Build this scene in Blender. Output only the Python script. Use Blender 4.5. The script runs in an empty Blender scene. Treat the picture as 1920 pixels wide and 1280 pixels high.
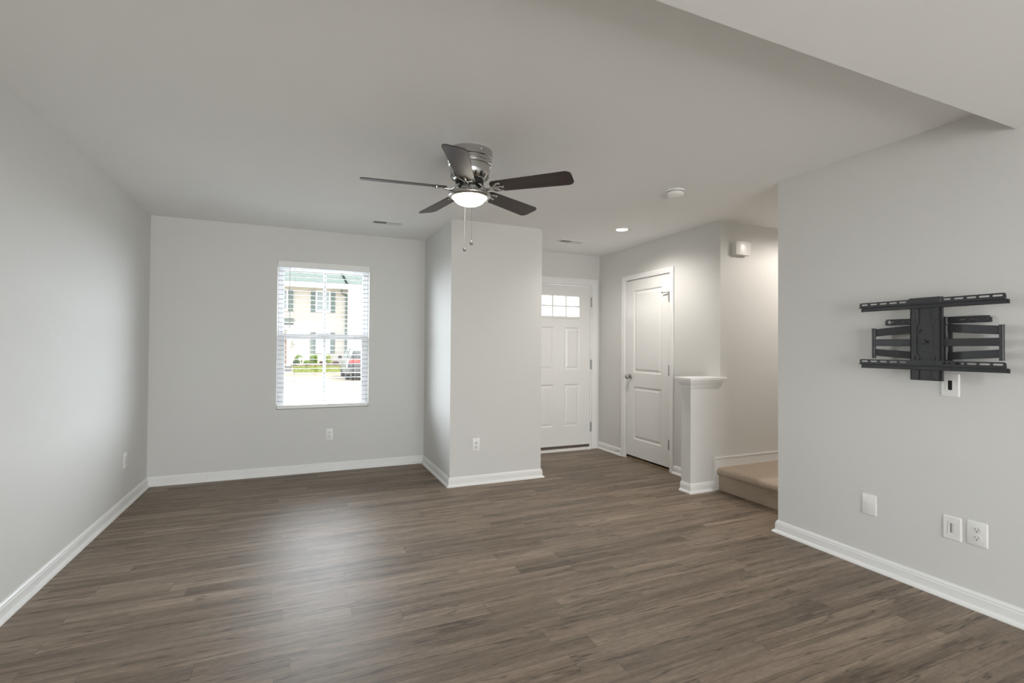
import bpy, bmesh, math, random
from mathutils import Vector, Matrix
from math import pi, sin, cos, radians

scene = bpy.context.scene
C = scene.collection

# ------------------------------------------------------------------ camera
YAW, PITCH, ROLL, FPX = -0.4072, 0.0127, 0.0069, 922.18
cam_d = bpy.data.cameras.new('camera')
cam_d.sensor_fit = 'HORIZONTAL'
cam_d.sensor_width = 36.0
cam_d.lens = 36.0 * FPX / 1920.0
cam_d.clip_start = 0.02
cam_d.clip_end = 300
cam = bpy.data.objects.new('camera', cam_d)
C.objects.link(cam)
_f = Vector((-sin(YAW) * cos(PITCH), cos(YAW) * cos(PITCH), sin(PITCH)))
_r = Vector((cos(YAW), sin(YAW), 0))
_u = _r.cross(_f)
_r2 = _r * cos(ROLL) + _u * sin(ROLL)
_u2 = -_r * sin(ROLL) + _u * cos(ROLL)
_m = Matrix((_r2, _u2, -_f)).transposed().to_4x4()
_m.translation = (0, 0, 1.2666)
cam.matrix_world = _m
scene.camera = cam

# ------------------------------------------------------------------ view
vs = scene.view_settings
scene.display_settings.display_device = 'sRGB'
vs.view_transform = 'Standard'
vs.look = 'None'
vs.gamma = 1.0
vs.use_curve_mapping = False
vs.exposure = 0.0
scene.cycles.max_bounces = 14
scene.cycles.diffuse_bounces = 8
scene.cycles.transparent_max_bounces = 16
scene.cycles.sample_clamp_indirect = 6.0

# ------------------------------------------------------------------ daylight
# bright hazy sky beyond the house across the drive, dimmer sky behind this house
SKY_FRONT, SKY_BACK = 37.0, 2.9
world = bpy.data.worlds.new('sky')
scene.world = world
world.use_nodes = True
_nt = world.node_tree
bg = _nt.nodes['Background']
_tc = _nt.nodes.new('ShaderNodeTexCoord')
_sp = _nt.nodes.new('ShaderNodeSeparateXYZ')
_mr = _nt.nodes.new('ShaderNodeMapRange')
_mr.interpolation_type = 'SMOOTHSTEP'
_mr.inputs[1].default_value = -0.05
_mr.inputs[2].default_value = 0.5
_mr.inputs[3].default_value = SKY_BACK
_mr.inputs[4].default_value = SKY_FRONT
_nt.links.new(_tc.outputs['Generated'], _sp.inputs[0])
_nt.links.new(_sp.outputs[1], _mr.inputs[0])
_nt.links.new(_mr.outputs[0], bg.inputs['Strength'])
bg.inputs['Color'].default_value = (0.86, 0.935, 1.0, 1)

sun_d = bpy.data.lights.new('sun', 'SUN')
sun_d.energy = 11.0
sun_d.angle = radians(1.0)
sun_d.color = (1.0, 0.95, 0.86)
sun = bpy.data.objects.new('sun', sun_d)
C.objects.link(sun)
sun.rotation_euler = Vector((-0.55, 0.30, -0.95)).to_track_quat('-Z', 'Y').to_euler()

def portal(name, loc, rot, sx, sy):
    d = bpy.data.lights.new(name, 'AREA')
    d.shape = 'RECTANGLE'
    d.size, d.size_y = sx, sy
    d.cycles.is_portal = True
    o = bpy.data.objects.new(name, d)
    C.objects.link(o)
    o.location = loc
    o.rotation_euler = rot
portal('window_portal', (0.23, 5.52, 1.38), (-pi / 2, 0, 0), 0.88, 1.48)

# fill light added outside an invented patio door in the unseen rear wall
pat_d = bpy.data.lights.new('patio_fill', 'AREA')
pat_d.shape = 'RECTANGLE'
pat_d.size, pat_d.size_y = 2.9, 2.0
pat_d.energy = 186.0
pat_d.color = (0.97, 0.985, 1.0)
pat = bpy.data.objects.new('patio_fill', pat_d)
C.objects.link(pat)
pat.location = (0.9, -3.66, 1.06)
pat.rotation_euler = (pi / 2, 0, 0)

# ------------------------------------------------------------------ dimensions (metres)
XL, XR = -1.247, 3.064
YB, YE = 5.356, 5.327          # window wall, entry wall
XB, XBR, YBF = 1.260, 2.183, 4.331   # bump-out
XC, YS = 3.509, 3.355          # closet wall, stair wall
YR = 2.416                     # end of right wall
H = 2.44
YSO, ZSO = 1.169, 2.306        # dropped kitchen ceiling
YREAR = -3.5

# ------------------------------------------------------------------ materials
def newmat(name):
    m = bpy.data.materials.new(name)
    m.use_nodes = True
    nt = m.node_tree
    return m, nt, nt.nodes['Principled BSDF']

def N(nt, kind, **kw):
    n = nt.nodes.new(kind)
    for k, v in kw.items():
        setattr(n, k, v)
    return n

def mat(name, col, rough=0.5, metal=0.0, bump=0.0, bscale=60.0, spec=0.5, var=0.0, vscale=3.0):
    m, nt, b = newmat(name)
    b.inputs['Base Color'].default_value = (*col, 1)
    b.inputs['Roughness'].default_value = rough
    b.inputs['Metallic'].default_value = metal
    b.inputs['Specular IOR Level'].default_value = spec
    tc = N(nt, 'ShaderNodeTexCoord')
    if bump:
        n = N(nt, 'ShaderNodeTexNoise')
        n.inputs['Scale'].default_value = bscale
        n.inputs['Detail'].default_value = 3
        bp = N(nt, 'ShaderNodeBump')
        bp.inputs['Strength'].default_value = bump
        bp.inputs['Distance'].default_value = 0.002
        nt.links.new(tc.outputs['Object'], n.inputs['Vector'])
        nt.links.new(n.outputs['Fac'], bp.inputs['Height'])
        nt.links.new(bp.outputs['Normal'], b.inputs['Normal'])
    if var:
        n = N(nt, 'ShaderNodeTexNoise')
        n.inputs['Scale'].default_value = vscale
        n.inputs['Detail'].default_value = 4
        r = N(nt, 'ShaderNodeValToRGB')
        r.color_ramp.elements[0].position = 0.3
        r.color_ramp.elements[1].position = 0.7
        r.color_ramp.elements[0].color = (*[c * (1 - var) for c in col], 1)
        r.color_ramp.elements[1].color = (*[min(1, c * (1 + var)) for c in col], 1)
        nt.links.new(tc.outputs['Object'], n.inputs['Vector'])
        nt.links.new(n.outputs['Fac'], r.inputs['Fac'])
        nt.links.new(r.outputs['Color'], b.inputs['Base Color'])
    return m

def emit(name, col, strength):
    m, nt, b = newmat(name)
    b.inputs['Base Color'].default_value = (0.8, 0.8, 0.8, 1)
    b.inputs['Emission Color'].default_value = (*col, 1)
    b.inputs['Emission Strength'].default_value = strength
    return m

WALLC = (0.66, 0.657, 0.638)
M = {}
M['wall'] = mat('wall_paint', WALLC, 0.75, bump=0.15, bscale=180, spec=0.3)
M['ceil'] = mat('ceiling_paint', (0.84, 0.84, 0.828), 0.9, bump=0.15, bscale=150, spec=0.2)
M['trim'] = mat('trim_paint', (0.80, 0.80, 0.79), 0.38)
M['door'] = mat('door_paint', (0.77, 0.765, 0.75), 0.24)
M['vinyl'] = mat('white_vinyl', (0.80, 0.81, 0.83), 0.35)
M['slat'] = mat('blind_slat_shaded', (0.24, 0.24, 0.24), 0.4)  # white slats painted grey, standing for their shade against the bright window
M['plastic'] = mat('white_plastic', (0.78, 0.775, 0.755), 0.32)
M['plastic2'] = mat('off_white_plastic', (0.72, 0.71, 0.685), 0.4)
M['nickel'] = mat('brushed_nickel', (0.56, 0.555, 0.545), 0.2, 1.0)
M['chrome'] = mat('polished_nickel', (0.68, 0.67, 0.65), 0.12, 1.0)
M['steel'] = mat('satin_steel', (0.42, 0.41, 0.40), 0.35, 1.0)
M['dark'] = mat('dark_cavity', (0.012, 0.012, 0.012), 0.7)
M['black'] = mat('black_powder_coat', (0.035, 0.036, 0.039), 0.45, bump=0.2, bscale=500)
M['bronze'] = mat('bronze_sweep', (0.09, 0.07, 0.055), 0.5)
M['tan'] = mat('bare_wood_strip', (0.28, 0.20, 0.12), 0.6, var=0.3, vscale=20)
M['cord'] = mat('blind_cord', (0.55, 0.55, 0.53), 0.8)
M['bowl'] = emit('lit_frosted_glass', (1.0, 0.90, 0.74), 13.0)
M['led'] = emit('lit_led_lens', (1.0, 0.94, 0.86), 25.0)
M['warmled'] = emit('lit_warm_led_lens', (1.0, 0.93, 0.85), 25.0)
M['greyin'] = mat('grey_plastic', (0.33, 0.33, 0.33), 0.5)

def blade_mat():
    m, nt, b = newmat('dark_walnut_blade')
    tc = N(nt, 'ShaderNodeTexCoord')
    mp = N(nt, 'ShaderNodeMapping')
    mp.inputs['Scale'].default_value = (3, 45, 3)
    n = N(nt, 'ShaderNodeTexNoise')
    n.inputs['Scale'].default_value = 1.0
    n.inputs['Detail'].default_value = 5
    r = N(nt, 'ShaderNodeValToRGB')
    r.color_ramp.elements[0].position = 0.3
    r.color_ramp.elements[1].position = 0.75
    r.color_ramp.elements[0].color = (0.022, 0.014, 0.012, 1)
    r.color_ramp.elements[1].color = (0.055, 0.034, 0.028, 1)
    nt.links.new(tc.outputs['Object'], mp.inputs['Vector'])
    nt.links.new(mp.outputs['Vector'], n.inputs['Vector'])
    nt.links.new(n.outputs['Fac'], r.inputs['Fac'])
    nt.links.new(r.outputs['Color'], b.inputs['Base Color'])
    b.inputs['Roughness'].default_value = 0.42
    b.inputs['Specular IOR Level'].default_value = 0.4
    return m
M['blade'] = blade_mat()

def scuffed_wall():
    m, nt, b = newmat('scuffed_wall_paint')
    tc = N(nt, 'ShaderNodeTexCoord')
    n = N(nt, 'ShaderNodeTexNoise')
    n.inputs['Scale'].default_value = 5.0
    n.inputs['Detail'].default_value = 5
    n.inputs['Distortion'].default_value = 0.8
    r = N(nt, 'ShaderNodeValToRGB')
    e = r.color_ramp.elements
    e[0].position = 0.64
    e[1].position = 0.76
    e[0].color = (*WALLC, 1)
    e[1].color = (0.68, 0.678, 0.665, 1)
    nt.links.new(tc.outputs['Object'], n.inputs['Vector'])
    nt.links.new(n.outputs['Fac'], r.inputs['Fac'])
    nt.links.new(r.outputs['Color'], b.inputs['Base Color'])
    b.inputs['Roughness'].default_value = 0.7
    b.inputs['Specular IOR Level'].default_value = 0.3
    return m
M['scuff'] = scuffed_wall()

def floor_mat():
    m, nt, b = newmat('grey_brown_plank_floor')
    L = nt.links.new
    def math_(op, a, b_=None):
        n = N(nt, 'ShaderNodeMath', operation=op)
        for i, v in enumerate((a, b_)):
            if v is None:
                continue
            if isinstance(v, (int, float)):
                n.inputs[i].default_value = v
            else:
                L(v, n.inputs[i])
        return n.outputs[0]
    def noise(x, y, z, detail=5, rough=0.6, dist=0.0):
        c = N(nt, 'ShaderNodeCombineXYZ')
        for i, v in enumerate((x, y, z)):
            if isinstance(v, (int, float)):
                c.inputs[i].default_value = v
            else:
                L(v, c.inputs[i])
        n = N(nt, 'ShaderNodeTexNoise')
        n.inputs['Scale'].default_value = 1.0
        n.inputs['Detail'].default_value = detail
        n.inputs['Roughness'].default_value = rough
        n.inputs['Distortion'].default_value = dist
        L(c.outputs[0], n.inputs['Vector'])
        return n.outputs['Fac']
    def ramp(f, p0, c0, p1, c1, mid=None):
        r = N(nt, 'ShaderNodeValToRGB')
        e = r.color_ramp.elements
        e[0].position, e[1].position = p0, p1
        e[0].color, e[1].color = (*c0, 1), (*c1, 1)
        if mid:
            k = e.new(mid[0])
            k.color = (*mid[1], 1)
        L(f, r.inputs['Fac'])
        return r.outputs['Color']
    tc = N(nt, 'ShaderNodeTexCoord')
    sp = N(nt, 'ShaderNodeSeparateXYZ')
    L(tc.outputs['Object'], sp.inputs[0])
    x, y = sp.outputs[0], sp.outputs[1]
    PW, PL = 0.105, 1.22
    row = math_('FLOOR', math_('DIVIDE', y, PW))
    wn = N(nt, 'ShaderNodeTexWhiteNoise', noise_dimensions='1D')
    L(row, wn.inputs['W'])
    xo = math_('ADD', math_('DIVIDE', x, PL), math_('MULTIPLY', wn.outputs['Value'], 7.31))
    col = math_('FLOOR', xo)
    pid = math_('ADD', math_('MULTIPLY', row, 17.17), math_('MULTIPLY', col, 3.71))
    wn2 = N(nt, 'ShaderNodeTexWhiteNoise', noise_dimensions='1D')
    L(pid, wn2.inputs['W'])
    rnd = wn2.outputs['Value']
    rz = math_('MULTIPLY', rnd, 53.0)
    fy = math_('FRACT', math_('DIVIDE', y, PW))
    fx = math_('FRACT', xo)
    # broad streaks, fine grain, dark cracks
    wob = math_('MULTIPLY', math_('SUBTRACT', noise(math_('MULTIPLY', x, 1.3), math_('MULTIPLY', y, 6.0), rz, 2), 0.5), 0.020)
    yw = math_('ADD', y, wob)
    s1 = noise(math_('MULTIPLY', x, 1.1), math_('MULTIPLY', yw, 17.0), rz, 6, 0.62, 0.3)
    s2 = noise(math_('MULTIPLY', x, 7.0), math_('MULTIPLY', yw, 140.0), rz, 5, 0.7)
    s3 = noise(math_('MULTIPLY', x, 22.0), math_('MULTIPLY', y, 60.0), rz, 5, 0.7, 0.6)
    cr = noise(math_('MULTIPLY', x, 0.7), math_('MULTIPLY', yw, 13.0), math_('ADD', rz, 9.0), 4, 0.5, 0.0)
    base = ramp(s1, 0.30, (0.138, 0.106, 0.078), 0.72, (0.330, 0.270, 0.212), (0.5, (0.222, 0.176, 0.137)))
    def mixc(fac, a, b_, mode='MIX'):
        n = N(nt, 'ShaderNodeMix', data_type='RGBA', blend_type=mode)
        if isinstance(fac, (int, float)):
            n.inputs['Factor'].default_value = fac
        else:
            L(fac, n.inputs['Factor'])
        for s, v in ((6, a), (7, b_)):
            if isinstance(v, tuple):
                n.inputs[s].default_value = (*v, 1)
            else:
                L(v, n.inputs[s])
        return n.outputs[2]
    tone = ramp(rnd, 0.0, (0.84, 0.835, 0.83), 1.0, (1.12, 1.10, 1.08))
    c = mixc(1.0, base, tone, 'MULTIPLY')
    g = ramp(s2, 0.25, (0.72, 0.71, 0.70), 0.75, (1.2, 1.2, 1.2))
    c = mixc(0.75, c, g, 'MULTIPLY')
    g3 = ramp(s3, 0.3, (0.78, 0.77, 0.76), 0.7, (1.18, 1.18, 1.18))
    c = mixc(0.8, c, g3, 'MULTIPLY')
    crk = math_('ABSOLUTE', math_('SUBTRACT', cr, 0.5))
    ck = N(nt, 'ShaderNodeMapRange')
    L(crk, ck.inputs[0])
    ck.inputs[1].default_value = 0.0
    ck.inputs[2].default_value = 0.014
    ck.inputs[3].default_value = 0.68
    ck.inputs[4].default_value = 0.0
    c = mixc(ck.outputs[0], c, (0.045, 0.034, 0.026))
    # seams between planks
    ey = math_('MULTIPLY', math_('MINIMUM', fy, math_('SUBTRACT', 1.0, fy)), PW)
    ex = math_('MULTIPLY', math_('MINIMUM', fx, math_('SUBTRACT', 1.0, fx)), PL)
    e = math_('MINIMUM', ey, ex)
    sm = N(nt, 'ShaderNodeMapRange')
    L(e, sm.inputs[0])
    sm.inputs[1].default_value = 0.0006
    sm.inputs[2].default_value = 0.0022
    sm.inputs[3].default_value = 0.38
    sm.inputs[4].default_value = 0.0
    c = mixc(sm.outputs[0], c, (0.04, 0.032, 0.026))
    L(c, b.inputs['Base Color'])
    b.inputs['Roughness'].default_value = 0.40
    b.inputs['Specular IOR Level'].default_value = 0.21
    rr = N(nt, 'ShaderNodeMapRange')
    L(s2, rr.inputs[0])
    rr.inputs[3].default_value = 0.42
    rr.inputs[4].default_value = 0.56
    L(rr.outputs[0], b.inputs['Roughness'])
    bp = N(nt, 'ShaderNodeBump')
    bp.inputs['Strength'].default_value = 0.25
    bp.inputs['Distance'].default_value = 0.0015
    L(math_('SUBTRACT', s2, math_('MULTIPLY', sm.outputs[0], 1.0)), bp.inputs['Height'])
    L(bp.outputs['Normal'], b.inputs['Normal'])
    return m
M['floor'] = floor_mat()

def carpet_mat():
    m, nt, b = newmat('beige_carpet')
    tc = N(nt, 'ShaderNodeTexCoord')
    n = N(nt, 'ShaderNodeTexNoise')
    n.inputs['Scale'].default_value = 260
    n.inputs['Detail'].default_value = 4
    r = N(nt, 'ShaderNodeValToRGB')
    r.color_ramp.elements[0].position = 0.32
    r.color_ramp.elements[1].position = 0.68
    r.color_ramp.elements[0].color = (0.31, 0.25, 0.19, 1)
    r.color_ramp.elements[1].color = (0.70, 0.585, 0.475, 1)
    bp = N(nt, 'ShaderNodeBump')
    bp.inputs['Strength'].default_value = 0.9
    bp.inputs['Distance'].default_value = 0.006
    nt.links.new(tc.outputs['Object'], n.inputs['Vector'])
    nt.links.new(n.outputs['Fac'], r.inputs['Fac'])
    nt.links.new(n.outputs['Fac'], bp.inputs['Height'])
    nt.links.new(r.outputs['Color'], b.inputs['Base Color'])
    nt.links.new(bp.outputs['Normal'], b.inputs['Normal'])
    b.inputs['Roughness'].default_value = 1.0
    b.inputs['Specular IOR Level'].default_value = 0.1
    return m
M['carpet'] = carpet_mat()

def glass_mat():
    m = bpy.data.materials.new('clear_pane_glass')
    m.use_nodes = True
    nt = m.node_tree
    nt.nodes.remove(nt.nodes['Principled BSDF'])
    t = N(nt, 'ShaderNodeBsdfTransparent')
    t.inputs['Color'].default_value = (0.985, 0.99, 0.988, 1)
    g = N(nt, 'ShaderNodeBsdfGlossy')
    g.inputs['Roughness'].default_value = 0.02
    lw_ = N(nt, 'ShaderNodeLayerWeight')
    pw = N(nt, 'ShaderNodeMath', operation='POWER')
    pw.inputs[1].default_value = 5.0
    nt.links.new(lw_.outputs['Facing'], pw.inputs[0])
    fr = N(nt, 'ShaderNodeMath', operation='MULTIPLY_ADD')
    fr.inputs[1].default_value = 0.9
    fr.inputs[2].default_value = 0.014
    nt.links.new(pw.outputs[0], fr.inputs[0])
    mx = N(nt, 'ShaderNodeMixShader')
    nt.links.new(fr.outputs[0], mx.inputs[0])
    nt.links.new(t.outputs[0], mx.inputs[1])
    nt.links.new(g.outputs[0], mx.inputs[2])
    nt.links.new(mx.outputs[0], nt.nodes['Material Output'].inputs['Surface'])
    return m
M['glass'] = glass_mat()

def frosted_mat():
    m = bpy.data.materials.new('obscure_door_glass')
    m.use_nodes = True
    nt = m.node_tree
    nt.nodes.remove(nt.nodes['Principled BSDF'])
    t = N(nt, 'ShaderNodeBsdfTranslucent')
    t.inputs['Color'].default_value = (0.50, 0.485, 0.465, 1)
    g = N(nt, 'ShaderNodeBsdfGlossy')
    g.inputs['Roughness'].default_value = 0.15
    mx = N(nt, 'ShaderNodeMixShader')
    mx.inputs[0].default_value = 0.06
    nt.links.new(t.outputs[0], mx.inputs[1])
    nt.links.new(g.outputs[0], mx.inputs[2])
    nt.links.new(mx.outputs[0], nt.nodes['Material Output'].inputs['Surface'])
    return m
M['frost'] = frosted_mat()

def siding_mat(name, col, step=0.115):
    m, nt, b = newmat(name)
    tc = N(nt, 'ShaderNodeTexCoord')
    sp = N(nt, 'ShaderNodeSeparateXYZ')
    nt.links.new(tc.outputs['Object'], sp.inputs[0])
    d = N(nt, 'ShaderNodeMath', operation='DIVIDE')
    d.inputs[1].default_value = step
    nt.links.new(sp.outputs[2], d.inputs[0])
    f = N(nt, 'ShaderNodeMath', operation='FRACT')
    nt.links.new(d.outputs[0], f.inputs[0])
    bp = N(nt, 'ShaderNodeBump')
    bp.invert = True
    bp.inputs['Strength'].default_value = 0.6
    bp.inputs['Distance'].default_value = 0.02
    nt.links.new(f.outputs[0], bp.inputs['Height'])
    nt.links.new(bp.outputs['Normal'], b.inputs['Normal'])
    b.inputs['Base Color'].default_value = (*col, 1)
    b.inputs['Roughness'].default_value = 0.7
    return m
M['siding'] = siding_mat('tan_lap_siding', (0.58, 0.525, 0.465))
M['siding2'] = siding_mat('white_lap_siding', (0.74, 0.72, 0.68))
M['roof'] = mat('grey_green_shingles', (0.072, 0.085, 0.078), 0.9, bump=0.5, bscale=30, var=0.12, vscale=10, spec=0.0)
M['flash'] = mat('dark_roof_flashing', (0.016, 0.02, 0.019), 0.9, spec=0.0)
M['shutter'] = mat('green_grey_shutter', (0.17, 0.21, 0.19), 0.6)
M['exttrim'] = mat('white_exterior_trim', (0.82, 0.81, 0.78), 0.5)
M['winglass'] = mat('house_window_glass', (0.32, 0.36, 0.36), 0.1)
M['brown'] = mat('brown_door', (0.20, 0.13, 0.09), 0.5)
M['concrete'] = mat('pale_asphalt', (0.100, 0.088, 0.068), 0.9, bump=0.2, bscale=20, var=0.07, vscale=0.8, spec=0.0)
M['porch'] = mat('porch_concrete', (0.16, 0.15, 0.14), 0.9, spec=0.0)
M['reflector'] = mat('reflector_white', (0.50, 0.50, 0.50), 0.9, var=0.05, vscale=1.0, spec=0.0)  # pale so the added slab outside throws light indoors
M['stripe'] = mat('white_road_paint', (0.3, 0.3, 0.29), 0.7, spec=0.0)
M['mulch'] = mat('red_brown_mulch', (0.085, 0.045, 0.03), 1.0, bump=1, bscale=30, var=0.4, vscale=14, spec=0.0)
M['grass'] = mat('short_lawn', (0.125, 0.150, 0.035), 1.0, bump=1, bscale=40, var=0.25, vscale=6, spec=0.0)
M['leafa'] = mat('bright_green_leaves', (0.13, 0.21, 0.04), 0.6, var=0.4, vscale=9, spec=0.0)
M['leafb'] = mat('dark_green_leaves', (0.05, 0.09, 0.04), 0.6, var=0.4, vscale=9, spec=0.0)
M['leafc'] = mat('yellow_green_leaves', (0.22, 0.27, 0.05), 0.6, var=0.3, vscale=9, spec=0.0)
M['leafd'] = mat('purple_brown_leaves', (0.07, 0.035, 0.03), 0.6, var=0.4, vscale=9, spec=0.0)
M['wood'] = mat('shrub_wood', (0.10, 0.07, 0.05), 0.9)
M['carpaint'] = mat('grey_car_paint', (0.055, 0.057, 0.054), 0.3, 0.2)
M['carglass'] = mat('tinted_car_glass', (0.02, 0.025, 0.025), 0.08)
M['tyre'] = mat('tyre_rubber', (0.02, 0.02, 0.02), 0.8)
M['red'] = mat('red_lamp_lens', (0.55, 0.03, 0.02), 0.2)

# ------------------------------------------------------------------ mesh helpers
class MB:
    def __init__(self):
        self.bm = bmesh.new()
    def box(self, x0, x1, y0, y1, z0, z1, bev=0.0, seg=2):
        r = bmesh.ops.create_cube(self.bm, size=1.0)
        vv = r['verts']
        for v in vv:
            v.co = Vector(((x0 + x1) / 2 + v.co.x * (x1 - x0), (y0 + y1) / 2 + v.co.y * (y1 - y0), (z0 + z1) / 2 + v.co.z * (z1 - z0)))
        if bev:
            es = set()
            for v in vv:
                es.update(v.link_edges)
            bmesh.ops.bevel(self.bm, geom=list(es), offset=bev, segments=seg, profile=0.5, affect='EDGES')
        return self
    def quad(self, pts):
        vs_ = [self.bm.verts.new(p) for p in pts]
        self.bm.faces.new(vs_)
        return self
    def cyl(self, p0, p1, r, r2=None, seg=20):
        p0, p1 = Vector(p0), Vector(p1)
        d = p1 - p0
        mtx = Matrix.Translation((p0 + p1) / 2) @ d.to_track_quat('Z', 'Y').to_matrix().to_4x4()
        bmesh.ops.create_cone(self.bm, cap_ends=True, cap_tris=False, segments=seg, radius1=r, radius2=r if r2 is None else r2, depth=d.length, matrix=mtx)
        return self
    def sphere(self, c, r, u=16, v=10, scale=(1, 1, 1)):
        mtx = Matrix.Translation(c) @ Matrix.Diagonal((*scale, 1))
        bmesh.ops.create_uvsphere(self.bm, u_segments=u, v_segments=v, radius=r, matrix=mtx)
        return self
    def lathe(self, prof, seg=48, center=(0, 0, 0)):
        # prof: list of (r, z); revolved about z
        rings = []
        c = Vector(center)
        for r, z in prof:
            if r < 1e-5:
                rings.append([self.bm.verts.new(c + Vector((0, 0, z)))])
            else:
                rings.append([self.bm.verts.new(c + Vector((r * cos(2 * pi * i / seg), r * sin(2 * pi * i / seg), z))) for i in range(seg)])
        for a, b in zip(rings, rings[1:]):
            for i in range(seg):
                j = (i + 1) % seg
                if len(a) == 1 and len(b) == 1:
                    continue
                if len(a) == 1:
                    self.bm.faces.new((a[0], b[j], b[i]))
                elif len(b) == 1:
                    self.bm.faces.new((a[i], a[j], b[0]))
                else:
                    self.bm.faces.new((a[i], a[j], b[j], b[i]))
        bmesh.ops.recalc_face_normals(self.bm, faces=self.bm.faces)
        return self
    def tube(self, pts, r, seg=10, flat=1.0):
        pts = [Vector(p) for p in pts]
        rings = []
        up = Vector((0, 0, 1))
        for i, p in enumerate(pts):
            t = (pts[min(i + 1, len(pts) - 1)] - pts[max(i - 1, 0)]).normalized()
            a = t.cross(up)
            if a.length < 1e-4:
                a = t.cross(Vector((1, 0, 0)))
            a.normalize()
            b = a.cross(t)
            rr = r[i] if isinstance(r, (list, tuple)) else r
            rings.append([self.bm.verts.new(p + a * rr * cos(2 * pi * k / seg) + b * rr * flat * sin(2 * pi * k / seg)) for k in range(seg)])
        for A, B in zip(rings, rings[1:]):
            for k in range(seg):
                j = (k + 1) % seg
                self.bm.faces.new((A[k], A[j], B[j], B[k]))
        self.bm.faces.new(rings[0][::-1])
        self.bm.faces.new(rings[-1])
        bmesh.ops.recalc_face_normals(self.bm, faces=self.bm.faces)
        return self
    def sweep(self, path, prof, mitre0=None, mitre1=None):
        # path in the xy plane, profile (offset to the left of travel, z); mitred at the joints
        n = len(path)
        P = [Vector((p[0], p[1])) for p in path]
        def left(a, b):
            d = (b - a).normalized()
            return Vector((-d.y, d.x))
        offs = []
        for i in range(n):
            pl = left(P[i - 1], P[i]) if i > 0 else (left(Vector(mitre0), P[0]) if mitre0 else None)
            nl = left(P[i], P[i + 1]) if i < n - 1 else (left(P[i], Vector(mitre1)) if mitre1 else None)
            if pl is None:
                o = nl
            elif nl is None:
                o = pl
            else:
                o = (pl + nl) / (1 + pl.dot(nl))
            offs.append(o)
        rings = [[self.bm.verts.new((P[i].x + offs[i].x * d, P[i].y + offs[i].y * d, z)) for d, z in prof] for i in range(n)]
        k = len(prof)
        for A, B in zip(rings, rings[1:]):
            for i in range(k):
                j = (i + 1) % k
                self.bm.faces.new((A[i], A[j], B[j], B[i]))
        self.bm.faces.new(rings[0])
        self.bm.faces.new(rings[-1][::-1])
        bmesh.ops.recalc_face_normals(self.bm, faces=self.bm.faces)
        return self
    def prism(self, poly, z0, z1, bev=0.0, seg=2):
        # polygon in xy extruded along z
        a = [self.bm.verts.new((p[0], p[1], z0)) for p in poly]
        b = [self.bm.verts.new((p[0], p[1], z1)) for p in poly]
        fs = [self.bm.faces.new(a[::-1]), self.bm.faces.new(b)]
        for i in range(len(poly)):
            j = (i + 1) % len(poly)
            fs.append(self.bm.faces.new((a[i], a[j], b[j], b[i])))
        bmesh.ops.recalc_face_normals(self.bm, faces=fs)
        if bev:
            es = set()
            for v in b:
                es.update(e for e in v.link_edges if e.other_vert(v) in b)
            bmesh.ops.bevel(self.bm, geom=list(es), offset=bev, segments=seg, profile=0.5, affect='EDGES')
        return self
    def plate(self, outline, holes, z0, z1):
        # flat plate with through holes, in xy, thickness z0..z1
        cu = bpy.data.curves.new('tmp', 'CURVE')
        cu.dimensions = '2D'
        cu.fill_mode = 'BOTH'
        cu.extrude = (z1 - z0) / 2
        for poly in [outline] + list(holes):
            s = cu.splines.new('POLY')
            s.points.add(len(poly) - 1)
            for p, q in zip(s.points, poly):
                p.co = (q[0], q[1], 0, 1)
            s.use_cyclic_u = True
        ob = bpy.data.objects.new('tmp', cu)
        me = bpy.data.meshes.new_from_object(ob)
        me.transform(Matrix.Translation((0, 0, (z0 + z1) / 2)))
        self.bm.from_mesh(me)
        bpy.data.objects.remove(ob)
        bpy.data.curves.remove(cu)
        bpy.data.meshes.remove(me)
        return self
    def xform(self, mtx):
        self.bm.transform(mtx)
        return self
    def build(self, name, material, parent=None, smooth=None, sub=0):
        me = bpy.data.meshes.new(name)
        self.bm.to_mesh(me)
        self.bm.free()
        me.materials.append(material)
        if smooth is not None:
            me.shade_smooth()
            me.set_sharp_from_angle(angle=radians(smooth))
        o = bpy.data.objects.new(name, me)
        C.objects.link(o)
        if parent:
            o.parent = parent
        return o

def rrect(u0, u1, v0, v1, r, n=5):
    pts = []
    for cx, cy, a in ((u1 - r, v1 - r, 0), (u0 + r, v1 - r, 90), (u0 + r, v0 + r, 180), (u1 - r, v0 + r, 270)):
        for i in range(n + 1):
            t = radians(a + 90 * i / n)
            pts.append((cx + r * cos(t), cy + r * sin(t)))
    return pts
def circ(cx, cy, r, n=12):
    return [(cx + r * cos(2 * pi * i / n), cy + r * sin(2 * pi * i / n)) for i in range(n)]

def tag(o, label=None, cat=None, group=None, kind=None):
    if label:
        o['label'] = label
    if cat:
        o['category'] = cat
    if group:
        o['group'] = group
    if kind:
        o['kind'] = kind
    return o
def empty(name, loc, rot=(0, 0, 0)):
    o = bpy.data.objects.new(name, None)
    o.empty_display_size = 0.05
    C.objects.link(o)
    o.location = loc
    o.rotation_euler = rot
    return o
FRONT = (pi / 2, 0, 0)           # local x right, y up, z out of a wall that faces -y
RIGHT = (pi / 2, 0, -pi / 2)     # the same on a wall that faces -x
DOWN = (pi, 0, 0)                # the same on the ceiling
def struct(name, mb, m, label, cat, **kw):
    return tag(mb.build(name, m, **kw), label, cat, kind='structure')

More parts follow.
